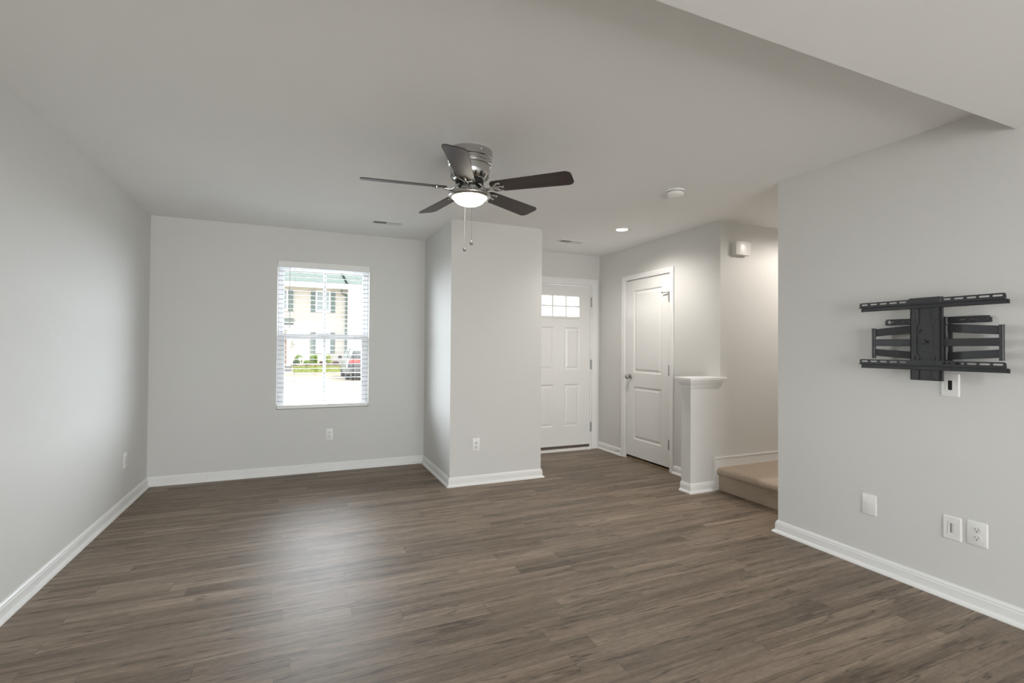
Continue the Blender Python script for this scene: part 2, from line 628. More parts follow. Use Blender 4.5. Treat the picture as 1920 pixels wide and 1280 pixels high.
# ================================================================== SETTING
YOUT = 5.50
struct('floor', MB().box(XL - 0.12, 5.3, YREAR - 0.12, YOUT, -0.12, 0.0), M['floor'], 'grey brown wood plank floor running across the whole room', 'floor')
struct('ceiling', MB().box(XL - 0.12, 5.3, YREAR - 0.12, YOUT, H, H + 0.12), M['ceil'], 'smooth off white ceiling over the living room and entry hall', 'ceiling')
struct('ceiling_dropped', MB().box(XL, XR, YREAR, YSO, ZSO, H), M['ceil'], 'lower dropped ceiling at the upper right, nearest the viewer', 'ceiling')
struct('wall_left', MB().box(XL - 0.12, XL, YREAR - 0.12, YOUT, 0, H), M['scuff'], 'long plain wall on the left with faint white scuffs', 'wall')

WX0, WX1, WZ0, WZ1 = -0.208, 0.668, 0.642, 2.115       # window opening
b = MB()
b.box(XL, WX0, YB, YOUT, 0, H).box(WX1, XB + 0.05, YB, YOUT, 0, H)
b.box(WX0, WX1, YB, YOUT, 0, WZ0).box(WX0, WX1, YB, YOUT, WZ1, H)
struct('wall_back', b, M['wall'], 'far wall around the window with the white blind', 'wall')
struct('wall_bumpout', MB().box(XB, XBR, YBF, YOUT, 0, H), M['wall'], 'projecting wall block between the window and the entry door', 'wall')

DX0, DX1, DZ1 = 2.478, 3.394, 2.055                     # entry door opening
b = MB()
b.box(XBR, DX0, YE, YOUT, 0, H).box(DX1, XC + 0.12, YE, YOUT, 0, H).box(DX0, DX1, YE, YOUT, DZ1, H)
struct('wall_entry', b, M['wall'], 'narrow wall around and above the entry door', 'wall')

CY0, CY1, CZ1 = 4.014, 4.744, 2.052                     # closet door opening
b = MB()
b.box(XC, XC + 0.115, YS + 0.115, CY0, 0, H).box(XC, XC + 0.115, CY1, YE, 0, H).box(XC, XC + 0.115, CY0, CY1, CZ1, H)
struct('wall_closet', b, M['wall'], 'hall wall holding the two panel closet door', 'wall')
struct('wall_stairs', MB().box(XC, 5.2, YS, YS + 0.115, 0, H), M['wall'], 'warmly lit wall beside the carpeted step, behind the white door chime', 'wall')
struct('wall_half', MB().box(3.163, XC, YS, YS + 0.115, 0, 0.985), M['wall'], 'short half wall beside the closet door under a white cap', 'wall')
struct('wall_right', MB().box(XR, XR + 0.13, YREAR, YR, 0, H), M['wall'], 'plain wall on the right carrying the black bracket', 'wall')
struct('wall_stairwell', MB().box(4.62, 4.74, 0.9, YS, 0, H), M['wall'], 'side wall of the stairwell beyond the step', 'wall')
struct('wall_stairwell_end', MB().box(XR + 0.13, 4.62, 0.9, 1.02, 0, H), M['wall'], 'end wall of the stairwell behind the right wall', 'wall')
struct('wall_closet_inside', MB().box(5.2, 5.3, YS, YOUT, 0, H).box(XC + 0.12, 5.2, YE, YOUT, 0, H), M['wall'], 'walls closing the closet behind its door', 'wall')
PX0, PX1, PZ1 = -0.6, 2.4, 2.1
b = MB()
b.box(XL, PX0, YREAR - 0.12, YREAR, 0, H).box(PX1, XR + 0.13, YREAR - 0.12, YREAR, 0, H).box(PX0, PX1, YREAR - 0.12, YREAR, PZ1, H)
struct('wall_rear', b, M['wall'], 'rear wall of the kitchen side around the added patio door', 'wall')

# ---- baseboards with shoe moulding
BP = [(0, 0), (0.029, 0), (0.029, 0.006), (0.025, 0.015), (0.016, 0.020), (0.0135, 0.021), (0.0135, 0.060), (0.011, 0.065),
      (0.011, 0.072), (0.006, 0.079), (0.004, 0.084), (0, 0.084)]
BASE_LABELS = {
    'baseboard_hall': 'white baseboard on the hall side of the projecting wall block',
    'baseboard_middle': 'white baseboard across the front of the projecting wall block',
    'baseboard_corner': 'short white baseboard between the window wall and the projecting block',
    'baseboard_back': 'white baseboard under the window',
    'baseboard_left': 'long white baseboard along the left wall',
    'baseboard_near': 'white baseboard between the closet door and the half wall',
    'baseboard_closet': 'short white baseboard between the entry door and the closet door',
    'baseboard_half': 'white baseboard across the front of the half wall',
    'baseboard_halfside': 'white baseboard on the narrow side of the half wall',
    'baseboard_right': 'long white baseboard along the right wall',
    'baseboard_rightend': 'white baseboard on the end of the right wall',
}
def baseboards(path, names):
    for i, nm in enumerate(names):
        if nm is None:
            continue
        m0 = path[i - 1] if i > 0 else None
        m1 = path[i + 2] if i + 2 < len(path) else None
        o = MB().sweep([path[i], path[i + 1]], BP, m0, m1).build(nm, M['trim'])
        tag(o, BASE_LABELS[nm], 'baseboard', kind='structure')
baseboards([(XBR, YE), (XBR, YBF), (XB, YBF), (XB, YB), (XL, YB), (XL, YREAR)],
           ['baseboard_hall', 'baseboard_middle', 'baseboard_corner', 'baseboard_back', 'baseboard_left'])
baseboards([(XC, YS + 0.115), (XC, CY0 - 0.058)], ['baseboard_near'])
baseboards([(XC, CY1 + 0.090), (XC, YE)], ['baseboard_closet'])
baseboards([(3.432, YS), (3.163, YS), (3.163, YS + 0.115)], ['baseboard_half', 'baseboard_halfside'])
baseboards([(XR, YREAR), (XR, YR), (XR + 0.13, YR)], ['baseboard_right', 'baseboard_rightend'])

# ---- skirting that steps up beside the carpeted landing
b = MB().prism([(3.432, 0), (3.482, 0), (3.482, 0.19), (4.62, 0.19), (4.62, 0.292), (3.438, 0.292), (3.432, 0.286)], 0, 0.014)
b.prism([(3.428, 0.292), (4.62, 0.292), (4.62, 0.279), (3.428, 0.279)], 0.012, 0.019, 0.003)
sk = b.build('baseboard_stairs', M['trim'])
sk.location = (0, YS, 0)
sk.rotation_euler = FRONT
tag(sk, 'white skirting board stepping up along the wall above the carpeted step', 'baseboard', kind='structure')

# ---- cap of the half wall: flat top over a crown moulding, returned on both ends
cap = empty('trim_1', (0, 0, 0))
tag(cap, 'white moulded cap on top of the half wall', 'trim', kind='structure')
CROWN = [(0, 0.925), (0.006, 0.925), (0.006, 0.936), (0.010, 0.945), (0.018, 0.955), (0.030, 0.972), (0.033, 0.984), (0.033, 0.990), (0, 0.990)]
MB().sweep([(XC - 0.003, YS), (3.163, YS), (3.163, YS + 0.115), (XC - 0.003, YS + 0.115)], CROWN).build('crown_moulding', M['trim'], cap, smooth=25)
MB().box(3.163 - 0.043, XC - 0.001, YS - 0.043, YS + 0.158, 0.990, 1.014, 0.004).box(XC - 0.006, XC + 0.038, YS - 0.043, YS, 0.990, 1.014, 0.004).build('cap_board', M['trim'], cap)
MB().sweep([(XC + 0.004, YS), (XC - 0.003, YS)], CROWN).build('crown_return', M['trim'], cap, smooth=25)

# ---- carpeted step
def carpet():
    prof = [(3.482, 0.0), (3.480, 0.06), (3.479, 0.125), (3.474, 0.136), (3.462, 0.146), (3.456, 0.160), (3.457, 0.176), (3.464, 0.190), (3.478, 0.199), (3.50, 0.2015), (4.62, 0.2015), (4.62, 0.0)]
    b = MB().prism([(x, z) for x, z in prof], -(YS - 0.013), -1.03)
    b.xform(Matrix.Rotation(pi / 2, 4, 'X'))
    return b
step = carpet().build('stair_landing', M['carpet'], smooth=40)
tag(step, 'low step covered in beige brown carpet beside the half wall', 'step', kind='structure')

# ---- door casing
CAS = [(0, 0), (0, 0.011), (0.004, 0.0135), (0.022, 0.0135), (0.028, 0.016), (0.048, 0.018), (0.056, 0.016), (0.057, 0.011), (0.057, 0)]
def casing(parent, u0, u1, v1, w=1.0, v0=0.0):
    prof = [(d * w, z) for d, z in CAS]
    return MB().sweep([(u0, v0), (u0, v1), (u1, v1), (u1, v0)], prof).build('casing', M['trim'], parent, smooth=30)

def panel_slab(w, h, t, panels, hole=None, field=0.002, depth=0.009):
    """door slab in local xy, front face at z=0; moulded raised panels; optional through hole"""
    b = MB()
    bm = b.bm
    rects = list(panels) + ([hole] if hole else [])
    us = sorted({0, w, *[r[0] for r in rects], *[r[1] for r in rects]})
    vs_ = sorted({0, h, *[r[2] for r in rects], *[r[3] for r in rects]})
    def inside(u, v):
        return any(r[0] < u < r[1] and r[2] < v < r[3] for r in rects)
    for i in range(len(us) - 1):
        for j in range(len(vs_) - 1):
            if not inside((us[i] + us[i + 1]) / 2, (vs_[j] + vs_[j + 1]) / 2):
                b.quad([(us[i], vs_[j], 0), (us[i + 1], vs_[j], 0), (us[i + 1], vs_[j + 1], 0), (us[i], vs_[j + 1], 0)])
    for r in panels:
        rings = []
        for ins, z in ((0, 0), (0.006, -0.003), (0.014, -depth), (0.022, -depth), (0.045, -field), (0.050, -field)):
            rings.append([(r[0] + ins, r[2] + ins, z), (r[1] - ins, r[2] + ins, z), (r[1] - ins, r[3] - ins, z), (r[0] + ins, r[3] - ins, z)])
        for A, B in zip(rings, rings[1:]):
            for k in range(4):
                b.quad([A[k], A[(k + 1) % 4], B[(k + 1) % 4], B[k]])
        b.quad(rings[-1])
    if hole:
        r = hole
        A = [(r[0], r[2]), (r[1], r[2]), (r[1], r[3]), (r[0], r[3])]
        for k in range(4):
            p, q = A[k], A[(k + 1) % 4]
            b.quad([(*p, 0), (*q, 0), (*q, -t), (*p, -t)])
        b.quad([(0, 0, -t), (0, h, -t), (r[0], h, -t), (r[0], 0, -t)])
        b.quad([(r[1], 0, -t), (r[1], h, -t), (w, h, -t), (w, 0, -t)])
        b.quad([(r[0], 0, -t), (r[0], r[2], -t), (r[1], r[2], -t), (r[1], 0, -t)])
        b.quad([(r[0], r[3], -t), (r[0], h, -t), (r[1], h, -t), (r[1], r[3], -t)])
    else:
        b.quad([(0, 0, -t), (0, h, -t), (w, h, -t), (w, 0, -t)])
    O = [(0, 0), (w, 0), (w, h), (0, h)]
    for k in range(4):
        p, q = O[k], O[(k + 1) % 4]
        b.quad([(*p, 0), (*p, -t), (*q, -t), (*q, 0)])
    bmesh.ops.remove_doubles(bm, verts=bm.verts, dist=1e-5)
    return b

def hinge(parent, u, v, n, h=0.10):
    b = MB().cyl((u, v - h / 2, n), (u, v + h / 2, n), 0.0062, seg=12)
    for k in (-1, 1):
        b.sphere((u, v + k * h / 2, n), 0.0066, 10, 6)
    for k in (-0.3, -0.1, 0.1, 0.3):
        b.cyl((u, v + k * h - 0.0006, n), (u, v + k * h + 0.0006, n), 0.0066, seg=12)
    b.box(u - 0.009, u + 0.007, v - h / 2, v + h / 2, n - 0.012, n - 0.004)
    return b.build('hinge', M['steel'], parent, smooth=40)

# ---- entry door (door_1)
d1 = empty('door_1', (DX0, YE, 0), FRONT)
tag(d1, 'white entry door with six small panes at its top, in the alcove', 'door', kind='structure')
W = DX1 - DX0
casing(d1, -0.004, W + 0.004, DZ1 + 0.004, 1.38)
b = MB().box(-0.0, 0.018, 0, DZ1, -0.15, 0.0).box(W - 0.018, W, 0, DZ1, -0.15, 0.0).box(0.018, W - 0.018, DZ1 - 0.006, DZ1, -0.15, 0.0)
b.build('jamb', M['trim'], d1)
sw, sh0 = W - 0.026, 0.060
px = lambda x: x - DX0 - 0.013
pz = lambda z: z - sh0
lite = (px(2.652), px(3.220), pz(1.660), pz(1.913))
pn = []
for x0, x1 in ((2.646, 2.860), (3.010, 3.224)):
    pn += [(px(x0), px(x1), pz(1.000), pz(1.528)), (px(x0), px(x1), pz(0.298), pz(0.820))]
b = panel_slab(sw, DZ1 - 0.010 - sh0, 0.044, pn, lite)
b.xform(Matrix.Translation((0.013, sh0, -0.012)))
b.build('door_slab', M['door'], d1)
L0, L1, L2, L3 = lite[0] + 0.013, lite[1] + 0.013, lite[2] + sh0, lite[3] + sh0
LF = [(0, -0.012), (0, -0.004), (0.006, -0.002), (0.018, -0.004), (0.026, -0.012)]
fr = MB()
fr.plate(rrect(L0 - 0.026, L1 + 0.026, L2 - 0.026, L3 + 0.026, 0.004, 2), [[(L0, L2), (L1, L2), (L1, L3), (L0, L3)]], -0.012, -0.003)
lf = fr.build('lite_frame', M['door'], d1)
MB().box(L0 - 0.004, L1 + 0.004, L2 - 0.004, L3 + 0.004, -0.036, -0.032).build('pane', M['frost'], lf)
g = MB()
for k in (1, 2):
    u = L0 + (L1 - L0) * k / 3
    g.box(u - 0.008, u + 0.008, L2, L3, -0.024, -0.006, 0.002, 1)
v = (L2 + L3) / 2
g.box(L0, L1, v - 0.008, v + 0.008, -0.023, -0.0065, 0.002, 1)
g.build('muntin_grid', M['door'], lf)
for z in (1.85, 1.062, 0.276):
    hinge(d1, W - 0.004, z, 0.004, 0.112)
MB().box(0.018, W - 0.018, 0.0, 0.026, -0.12, 0.040, 0.004).build('threshold', M['exttrim'], d1)
MB().box(0.014, W - 0.014, 0.026, 0.061, -0.054, -0.013).build('door_sweep', M['bronze'], d1)

# ---- closet door (door_2)
d2 = empty('door_2', (XC, CY1, 0), RIGHT)
tag(d2, 'white two panel closet door with a round knob', 'door', kind='structure')
W = CY1 - CY0
casing(d2, -0.032, W + 0.002, CZ1 + 0.004, 1.02)
b = MB().box(-0.032, 0.0, 0, CZ1 + 0.004, -0.11, 0.004).box(W - 0.006, W + 0.001, 0, CZ1, -0.11, 0.0).box(0, W, CZ1 - 0.004, CZ1 + 0.004, -0.11, 0.0)
b.build('jamb', M['trim'], d2)
v0 = 0.042
b = panel_slab(W - 0.010, CZ1 - 0.007 - v0, 0.035,
               [(0.120, 0.595, 0.992 - v0, 1.930 - v0), (0.120, 0.595, 0.236 - v0, 0.838 - v0)], depth=0.011)
b.xform(Matrix.Translation((0.003, v0, 0.001)))
b.build('door_slab', M['door'], d2)
for z in (1.806, 1.042, 0.276):
    hinge(d2, W - 0.011, z, 0.007, 0.092)
kn = MB().lathe([(0, 0.064), (0.012, 0.063), (0.022, 0.058), (0.0265, 0.048), (0.024, 0.038), (0.015, 0.030), (0.011, 0.024), (0.011, 0.008), (0.030, 0.007), (0.033, 0.002), (0.033, 0.0)], 32)
kn.xform(Matrix.Translation((0.068, 0.943, 0.001)))
kn.build('door_knob', M['steel'], d2, smooth=50)
b = MB().cyl((W - 0.011, 1.852, 0.010), (W - 0.095, 1.856, 0.030), 0.004, seg=10).cyl((W - 0.090, 1.856, 0.022), (W - 0.100, 1.8565, 0.032), 0.008, seg=12)
b.cyl((W - 0.011, 1.846, 0.008), (W - 0.011, 1.862, 0.008), 0.009, seg=14).cyl((W - 0.012, 1.83, 0.012), (W - 0.048, 1.822, 0.024), 0.0032, seg=10)
b.build('hinge_stop', M['steel'], d2, smooth=40)
MB().box(-0.0, W, 0.0, 0.016, -0.10, -0.003, 0.003, 1).build('sill_strip', M['tan'], d2)

# ---- unseen patio door behind the viewer, added to bring in light (door_added)
d3 = empty('door_added', (PX0, YREAR - 0.06, 0))
tag(d3, 'wide white glazed patio door added unseen in the rear wall for light', 'door', kind='structure')
W = PX1 - PX0
b = MB().box(0, 0.06, -0.04, 0.04, 0, PZ1).box(W - 0.06, W, -0.04, 0.04, 0, PZ1).box(0.06, W - 0.06, -0.04, 0.04, PZ1 - 0.06, PZ1).box(0.06, W - 0.06, -0.04, 0.04, 0, 0.06)
b.box(W / 3 - 0.04, W / 3 + 0.04, -0.03, 0.03, 0.06, PZ1 - 0.06).box(2 * W / 3 - 0.04, 2 * W / 3 + 0.04, -0.03, 0.03, 0.06, PZ1 - 0.06)
b.build('door_frame', M['vinyl'], d3)
for k in range(3):
    MB().box(0.05 + k * (W - 0.1) / 3, 0.05 + (k + 1) * (W - 0.1) / 3, -0.004, 0.004, 0.05, PZ1 - 0.05).build('pane', M['glass'], d3)

# ---- window (window_1): two sashes, each with one vertical bar
w1 = empty('window_1', (0, YB, 0), FRONT)
tag(w1, 'white vinyl sash window in the far wall behind the blind', 'window', kind='structure')
F0, F1 = -0.062, -0.142          # depth of the frame (local z)
b = MB()
b.box(WX0, WX0 + 0.020, WZ0, WZ1, F1, F0).box(WX1 - 0.020, WX1, WZ0, WZ1, F1, F0)
b.box(WX0, WX1, WZ1 - 0.035, WZ1, F1, F0).box(WX0, WX1, WZ0, WZ0 + 0.022, F1, F0)
b.build('window_frame', M['vinyl'], w1)
def sash(name, x0, x1, z0, z1, side, bot, top, n0, n1):
    s = MB()
    s.plate([(x0, z0), (x1, z0), (x1, z1), (x0, z1)], [[(x0 + side, z0 + bot), (x1 - side, z0 + bot), (x1 - side, z1 - top), (x0 + side, z1 - top)]], n1, n0)
    o = s.build(name, M['vinyl'], w1)
    MB().box(0.2205, 0.2465, z0 + bot, z1 - top, n1 + 0.008, n0 - 0.003, 0.003, 1).build('muntin', M['vinyl'], o)
    MB().quad([(x0 + side - 0.003, z0 + bot - 0.003, n1 + 0.011), (x1 - side + 0.003, z0 + bot - 0.003, n1 + 0.011), (x1 - side + 0.003, z1 - top + 0.003, n1 + 0.011), (x0 + side - 0.003, z1 - top + 0.003, n1 + 0.011)]).build('pane', M['glass'], o)
    return o
up = sash('upper_sash', WX0 + 0.020, WX1 - 0.020, 1.345, WZ1 - 0.034, 0.036, 0.040, 0.042, -0.108, -0.140)
lo = sash('lower_sash', WX0 + 0.020, WX1 - 0.020, WZ0 + 0.022, 1.392, 0.047, 0.030, 0.052, -0.072, -0.104)
MB().box(0.19, 0.28, 1.384, 1.398, -0.078, -0.098, 0.003, 1).build('sash_lock', M['vinyl'], lo)

# ================================================================== WINDOW BLIND
bl = empty('window_blind', (0, YB, 0), FRONT)
tag(bl, 'white horizontal slat blind with open slats, darkened as if backlit, hanging in the window', 'blind')
b = MB().box(WX0 + 0.002, WX1 - 0.002, 2.050, 2.113, 0.002, 0.012, 0.003)
b.box(WX0 + 0.004, WX1 - 0.004, 2.060, 2.108, -0.052, -0.006)
b.build('valance', M['plastic'], bl)
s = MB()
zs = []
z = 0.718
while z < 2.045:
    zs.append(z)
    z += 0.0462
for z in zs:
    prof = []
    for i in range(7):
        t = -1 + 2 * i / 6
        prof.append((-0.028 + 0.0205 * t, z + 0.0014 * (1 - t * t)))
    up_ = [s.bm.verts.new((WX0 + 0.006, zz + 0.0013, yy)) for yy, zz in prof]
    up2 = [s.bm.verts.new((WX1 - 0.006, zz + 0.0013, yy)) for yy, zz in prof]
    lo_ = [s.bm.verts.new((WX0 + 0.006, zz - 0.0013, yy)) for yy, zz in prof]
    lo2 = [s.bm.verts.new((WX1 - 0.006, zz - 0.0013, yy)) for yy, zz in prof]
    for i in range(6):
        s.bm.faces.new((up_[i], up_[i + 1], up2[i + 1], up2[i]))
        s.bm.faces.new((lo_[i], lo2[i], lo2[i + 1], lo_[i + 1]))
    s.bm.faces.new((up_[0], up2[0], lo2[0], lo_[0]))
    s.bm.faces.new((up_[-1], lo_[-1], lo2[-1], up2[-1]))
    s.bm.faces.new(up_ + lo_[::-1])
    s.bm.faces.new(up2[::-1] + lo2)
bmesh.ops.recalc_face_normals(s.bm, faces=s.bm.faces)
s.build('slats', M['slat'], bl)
MB().box(WX0 + 0.005, WX1 - 0.005, 0.646, 0.682, -0.050, 0.004, 0.004).build('bottom_rail', M['plastic'], bl)
for x in (-0.048, 0.532):
    c = MB()
    for n in (-0.0015, -0.0545):
        c.box(x - 0.0009, x + 0.0009, 0.68, 2.06, n - 0.0008, n + 0.0008)
    for z in zs:
        c.box(x - 0.0007, x + 0.0007, z - 0.0028, z - 0.0016, -0.0545, -0.0015)
    c.build('ladder_cord', M['cord'], bl)
wd = MB().cyl((-0.097, 2.055, 0.016), (-0.094, 1.455, 0.016), 0.0042, seg=6)
wd.cyl((-0.094, 1.455, 0.016), (-0.094, 1.44, 0.016), 0.0055, seg=8)
wd.build('tilt_wand', M['vinyl'], bl)

# ================================================================== CEILING FAN
FX, FY = 0.9256, 2.805
fan = empty('ceiling_fan', (FX, FY, H))
tag(fan, 'five blade ceiling fan with lit glass bowl hanging from the ceiling', 'ceiling fan')
hs = MB().lathe([(0, 0), (0.134, 0), (0.136, -0.003), (0.136, -0.046), (0.133, -0.050), (0.128, -0.052), (0.128, -0.058), (0.132, -0.061),
                 (0.132, -0.068), (0.126, -0.071), (0.126, -0.077), (0.129, -0.080), (0.128, -0.087), (0.121, -0.091), (0.120, -0.118),
                 (0.118, -0.135), (0.112, -0.150), (0.103, -0.163), (0.094, -0.171), (0.086, -0.174), (0, -0.174)], 64).build('motor_housing', M['nickel'], fan, smooth=35)
v = MB()
for k in range(20):
    a = 2 * pi * k / 20
    p = lambda r, z: (r * cos(a), r * sin(a), z)
    v.tube([p(0.1125, -0.1445), p(0.1045, -0.157), p(0.0955, -0.167)], 0.0052, 6)
v.build('vent_slots', M['dark'], hs)
for a in (0.2, 1.77, 3.34, 4.91):
    MB().sphere((0.1355 * cos(a), 0.1355 * sin(a), -0.02), 0.005, 10, 6).build('screw', M['chrome'], hs, smooth=60)
    MB().sphere((0.128 * cos(a + 0.6), 0.128 * sin(a + 0.6), -0.084), 0.0075, 10, 6).build('cap_nut', M['chrome'], hs, smooth=60)
MB().lathe([(0, -0.170), (0.082, -0.174), (0.084, -0.180), (0.084, -0.194), (0.078, -0.200), (0, -0.200)], 48).build('flywheel', M['dark'], fan, smooth=35)
MB().lathe([(0, -0.196), (0.046, -0.198), (0.050, -0.202), (0.050, -0.240), (0.055, -0.247), (0, -0.250)], 48).build('switch_housing', M['nickel'], fan, smooth=35)
MB().lathe([(0.045, -0.236), (0.062, -0.239), (0.098, -0.243), (0.118, -0.249), (0.126, -0.256), (0.128, -0.262), (0.126, -0.269), (0.118, -0.274), (0.106, -0.277), (0.1035, -0.268), (0.045, -0.255)], 64).build('light_pan', M['nickel'], fan, smooth=40)
MB().lathe([(0.1025, -0.264), (0.1025, -0.272), (0.098, -0.283), (0.089, -0.295), (0.075, -0.307), (0.056, -0.316), (0.034, -0.3215), (0.015, -0.323), (0, -0.3233)], 56).build('glass_bowl', M['bowl'], fan, smooth=60)

def blade_outline():
    r0, r1, w0, w1 = 0.138, 0.628, 0.053, 0.067
    pts = []
    for cx, cy, a0, rr in ((r1 - 0.034, w1 - 0.034, 0, 0.034), (r0 + 0.030, w0 - 0.030, 90, 0.030), (r0 + 0.030, -w0 + 0.030, 180, 0.030), (r1 - 0.034, -w1 + 0.034, 270, 0.034)):
        for i in range(8):
            t = radians(a0 + 90 * i / 7)
            x = cx + rr * cos(t)
            if a0 in (0, 270):
                x += 0.004 * (1 - abs(cy + rr * sin(t)) / w1)
            pts.append((x, cy + rr * sin(t)))
    return pts
BZ = -0.223
PIT = -radians(13.4)
for k in range(5):
    a = -0.754 + 2 * pi * k / 5
    rot = Matrix.Rotation(a, 4, 'Z') @ Matrix.Translation((0, 0, BZ)) @ Matrix.Rotation(PIT, 4, 'X')
    bd = MB().prism(blade_outline(), -0.0028, 0.0028, 0.0012, 2).build('blade', M['blade'], fan, smooth=35)
    bd.matrix_local = rot
    ir = MB()
    und = -0.0065
    # arm from the flywheel, dipping and coming up under the blade
    R = Matrix.Rotation(-PIT, 4, 'X')
    def q(x, y, z):       # unpitched coordinates into the blade's frame
        return R @ Vector((x, y, z))
    for sy in (-1, 1):
        ir.tube([q(0.060, 0.013 * sy, 0.030), q(0.078, 0.013 * sy, 0.018), q(0.092, 0.012 * sy, -0.002), q(0.112, 0.010 * sy, -0.014), (0.134, 0.009 * sy, und - 0.006), (0.160, 0.010 * sy, und - 0.001)], 0.0052, 10)
    ir.tube([(0.150, 0, und - 0.001), (0.185, 0, und), (0.222, 0, und + 0.001)], [0.009, 0.007, 0.005], 10, 0.6)
    for sy in (-1, 1):
        ir.tube([(0.150, 0.002 * sy, und - 0.001), (0.166, 0.020 * sy, und), (0.185, 0.034 * sy, und), (0.210, 0.040 * sy, und + 0.001)], [0.008, 0.0075, 0.0065, 0.005], 10, 0.6)
    for x, y in ((0.212, 0), (0.202, 0.039), (0.202, -0.039)):
        ir.cyl((x, y, und - 0.006), (x, y, und + 0.004), 0.0065, seg=12)
    ir.build('blade_iron', M['chrome'], bd, smooth=50)

cr, cf = Vector((cos(YAW), sin(YAW), 0)), Vector((-sin(YAW), cos(YAW), 0))
for off, zf in ((cr * -0.039 + cf * 0.128, -0.562), (cr * 0.024 - cf * 0.129, -0.576)):
    ch = MB()
    e = off.normalized() * 0.049
    ch.tube([(e.x, e.y, -0.225), (e.x * 1.6, e.y * 1.6, -0.236), (off.x, off.y, -0.250), (off.x, off.y, -0.300)], 0.0011, 6)
    z = -0.266
    while z > zf + 0.012:
        ch.sphere((off.x, off.y, z), 0.0017, 6, 4)
        z -= 0.0042
    ch.cyl((off.x, off.y, -0.26), (off.x, off.y, zf + 0.01), 0.0008, seg=5)
    c = ch.build('pull_chain', M['steel'], fan)
    MB().lathe([(0, 0.014), (0.004, 0.013), (0.008, 0.009), (0.0115, 0.004), (0.0115, -0.004), (0.008, -0.010), (0, -0.012)], 10, (off.x, off.y, zf)).build('fob', M['steel'], c)

# ================================================================== CEILING FIXTURES
def can_light(name, x, y, led, label, rr=0.056, depth=0.024):
    e = empty(name, (x, y, H), DOWN)
    tag(e, label, 'light')
    MB().lathe([(0.088, 0.0), (0.088, 0.003), (0.084, 0.006), (rr + 0.008, 0.007), (rr, 0.004), (rr - 0.001, 0.0015)], 48).build('trim_ring', M['plastic'], e, smooth=40)
    MB().lathe([(0, 0.0035), (rr - 0.008, 0.003), (rr - 0.001, 0.0015)], 40).build('lens', M[led], e, smooth=60)
    return e
def can_spot(name, x, y, watts, col, size, blend):
    d = bpy.data.lights.new(name, 'SPOT')
    d.energy = watts
    d.color = col
    d.spot_size = radians(size)
    d.spot_blend = blend
    d.shadow_soft_size = 0.02
    o = bpy.data.objects.new(name, d)
    C.objects.link(o)
    o.location = (x, y, H - 0.012)
can_spot('recessed_lamp', 2.905, 4.014, 54.0, (1.0, 0.945, 0.88), 153, 0.75)
can_spot('stair_lamp', 4.45, 2.55, 58.0, (1.0, 0.93, 0.86), 172, 0.35)
can_light('recessed_light', 2.905, 4.014, 'led', 'round lit recessed ceiling light in front of the closet door')
can_light('recessed_light', 4.45, 2.55, 'warmled', 'round recessed light over the carpeted step, hidden by the right wall')

sd = empty('smoke_detector', (2.545, 2.865, H), DOWN)
tag(sd, 'white round smoke detector on the ceiling', 'smoke detector')
MB().lathe([(0, 0), (0.070, 0), (0.070, 0.008), (0.066, 0.012), (0, 0.012)], 48).build('mounting_base', M['plastic'], sd, smooth=35)
MB().lathe([(0.060, 0.010), (0.060, 0.018), (0, 0.018)], 40).build('sensor_slot', M['steel'], sd)
MB().lathe([(0, 0.018), (0.065, 0.018), (0.066, 0.022), (0.065, 0.030), (0.058, 0.040), (0.045, 0.045), (0.0, 0.047)], 48).build('cover', M['plastic'], sd, smooth=35)
MB().cyl((0.018, 0.01, 0.044), (0.018, 0.01, 0.049), 0.012, seg=20).build('test_button', M['plastic2'], sd, smooth=35)

def ceiling_vent(x, y, label):
    e = empty('ceiling_vent', (x, y, H), DOWN)
    tag(e, label, 'air vent', 'white ceiling air vents')
    f = MB().plate(rrect(-0.150, 0.150, -0.066, 0.066, 0.004, 2), [[(-0.124, -0.040), (-0.006, -0.040), (-0.006, 0.040), (-0.124, 0.040)], [(0.006, -0.040), (0.124, -0.040), (0.124, 0.040), (0.006, 0.040)]], 0.0, 0.006)
    f.build('frame', M['plastic'], e)
    MB().box(-0.128, 0.128, -0.044, 0.044, 0.0003, 0.0012).build('duct_opening', M['dark'], e)
    lv = MB()
    for s, x0 in ((1, -0.124), (-1, 0.006)):
        for k in range(10):
            cx = x0 + 0.006 + k * 0.0118
            t = MB().box(-0.0065, 0.0065, -0.040, 0.040, -0.0006, 0.0006)
            t.xform(Matrix.Translation((cx, 0, 0.0058)) @ Matrix.Rotation(radians(48 * s), 4, 'Y'))
            me = bpy.data.meshes.new('t')
            t.bm.to_mesh(me)
            t.bm.free()
            lv.bm.from_mesh(me)
            bpy.data.meshes.remove(me)
    lv.build('louvers', M['plastic'], e)
    MB().box(0.130, 0.136, -0.004, 0.004, 0.005, 0.011).build('damper_lever', M['plastic2'], e)
ceiling_vent(0.745, 4.722, 'white ceiling vent in front of the window wall')
ceiling_vent(2.722, 4.694, 'white ceiling vent in front of the entry door')

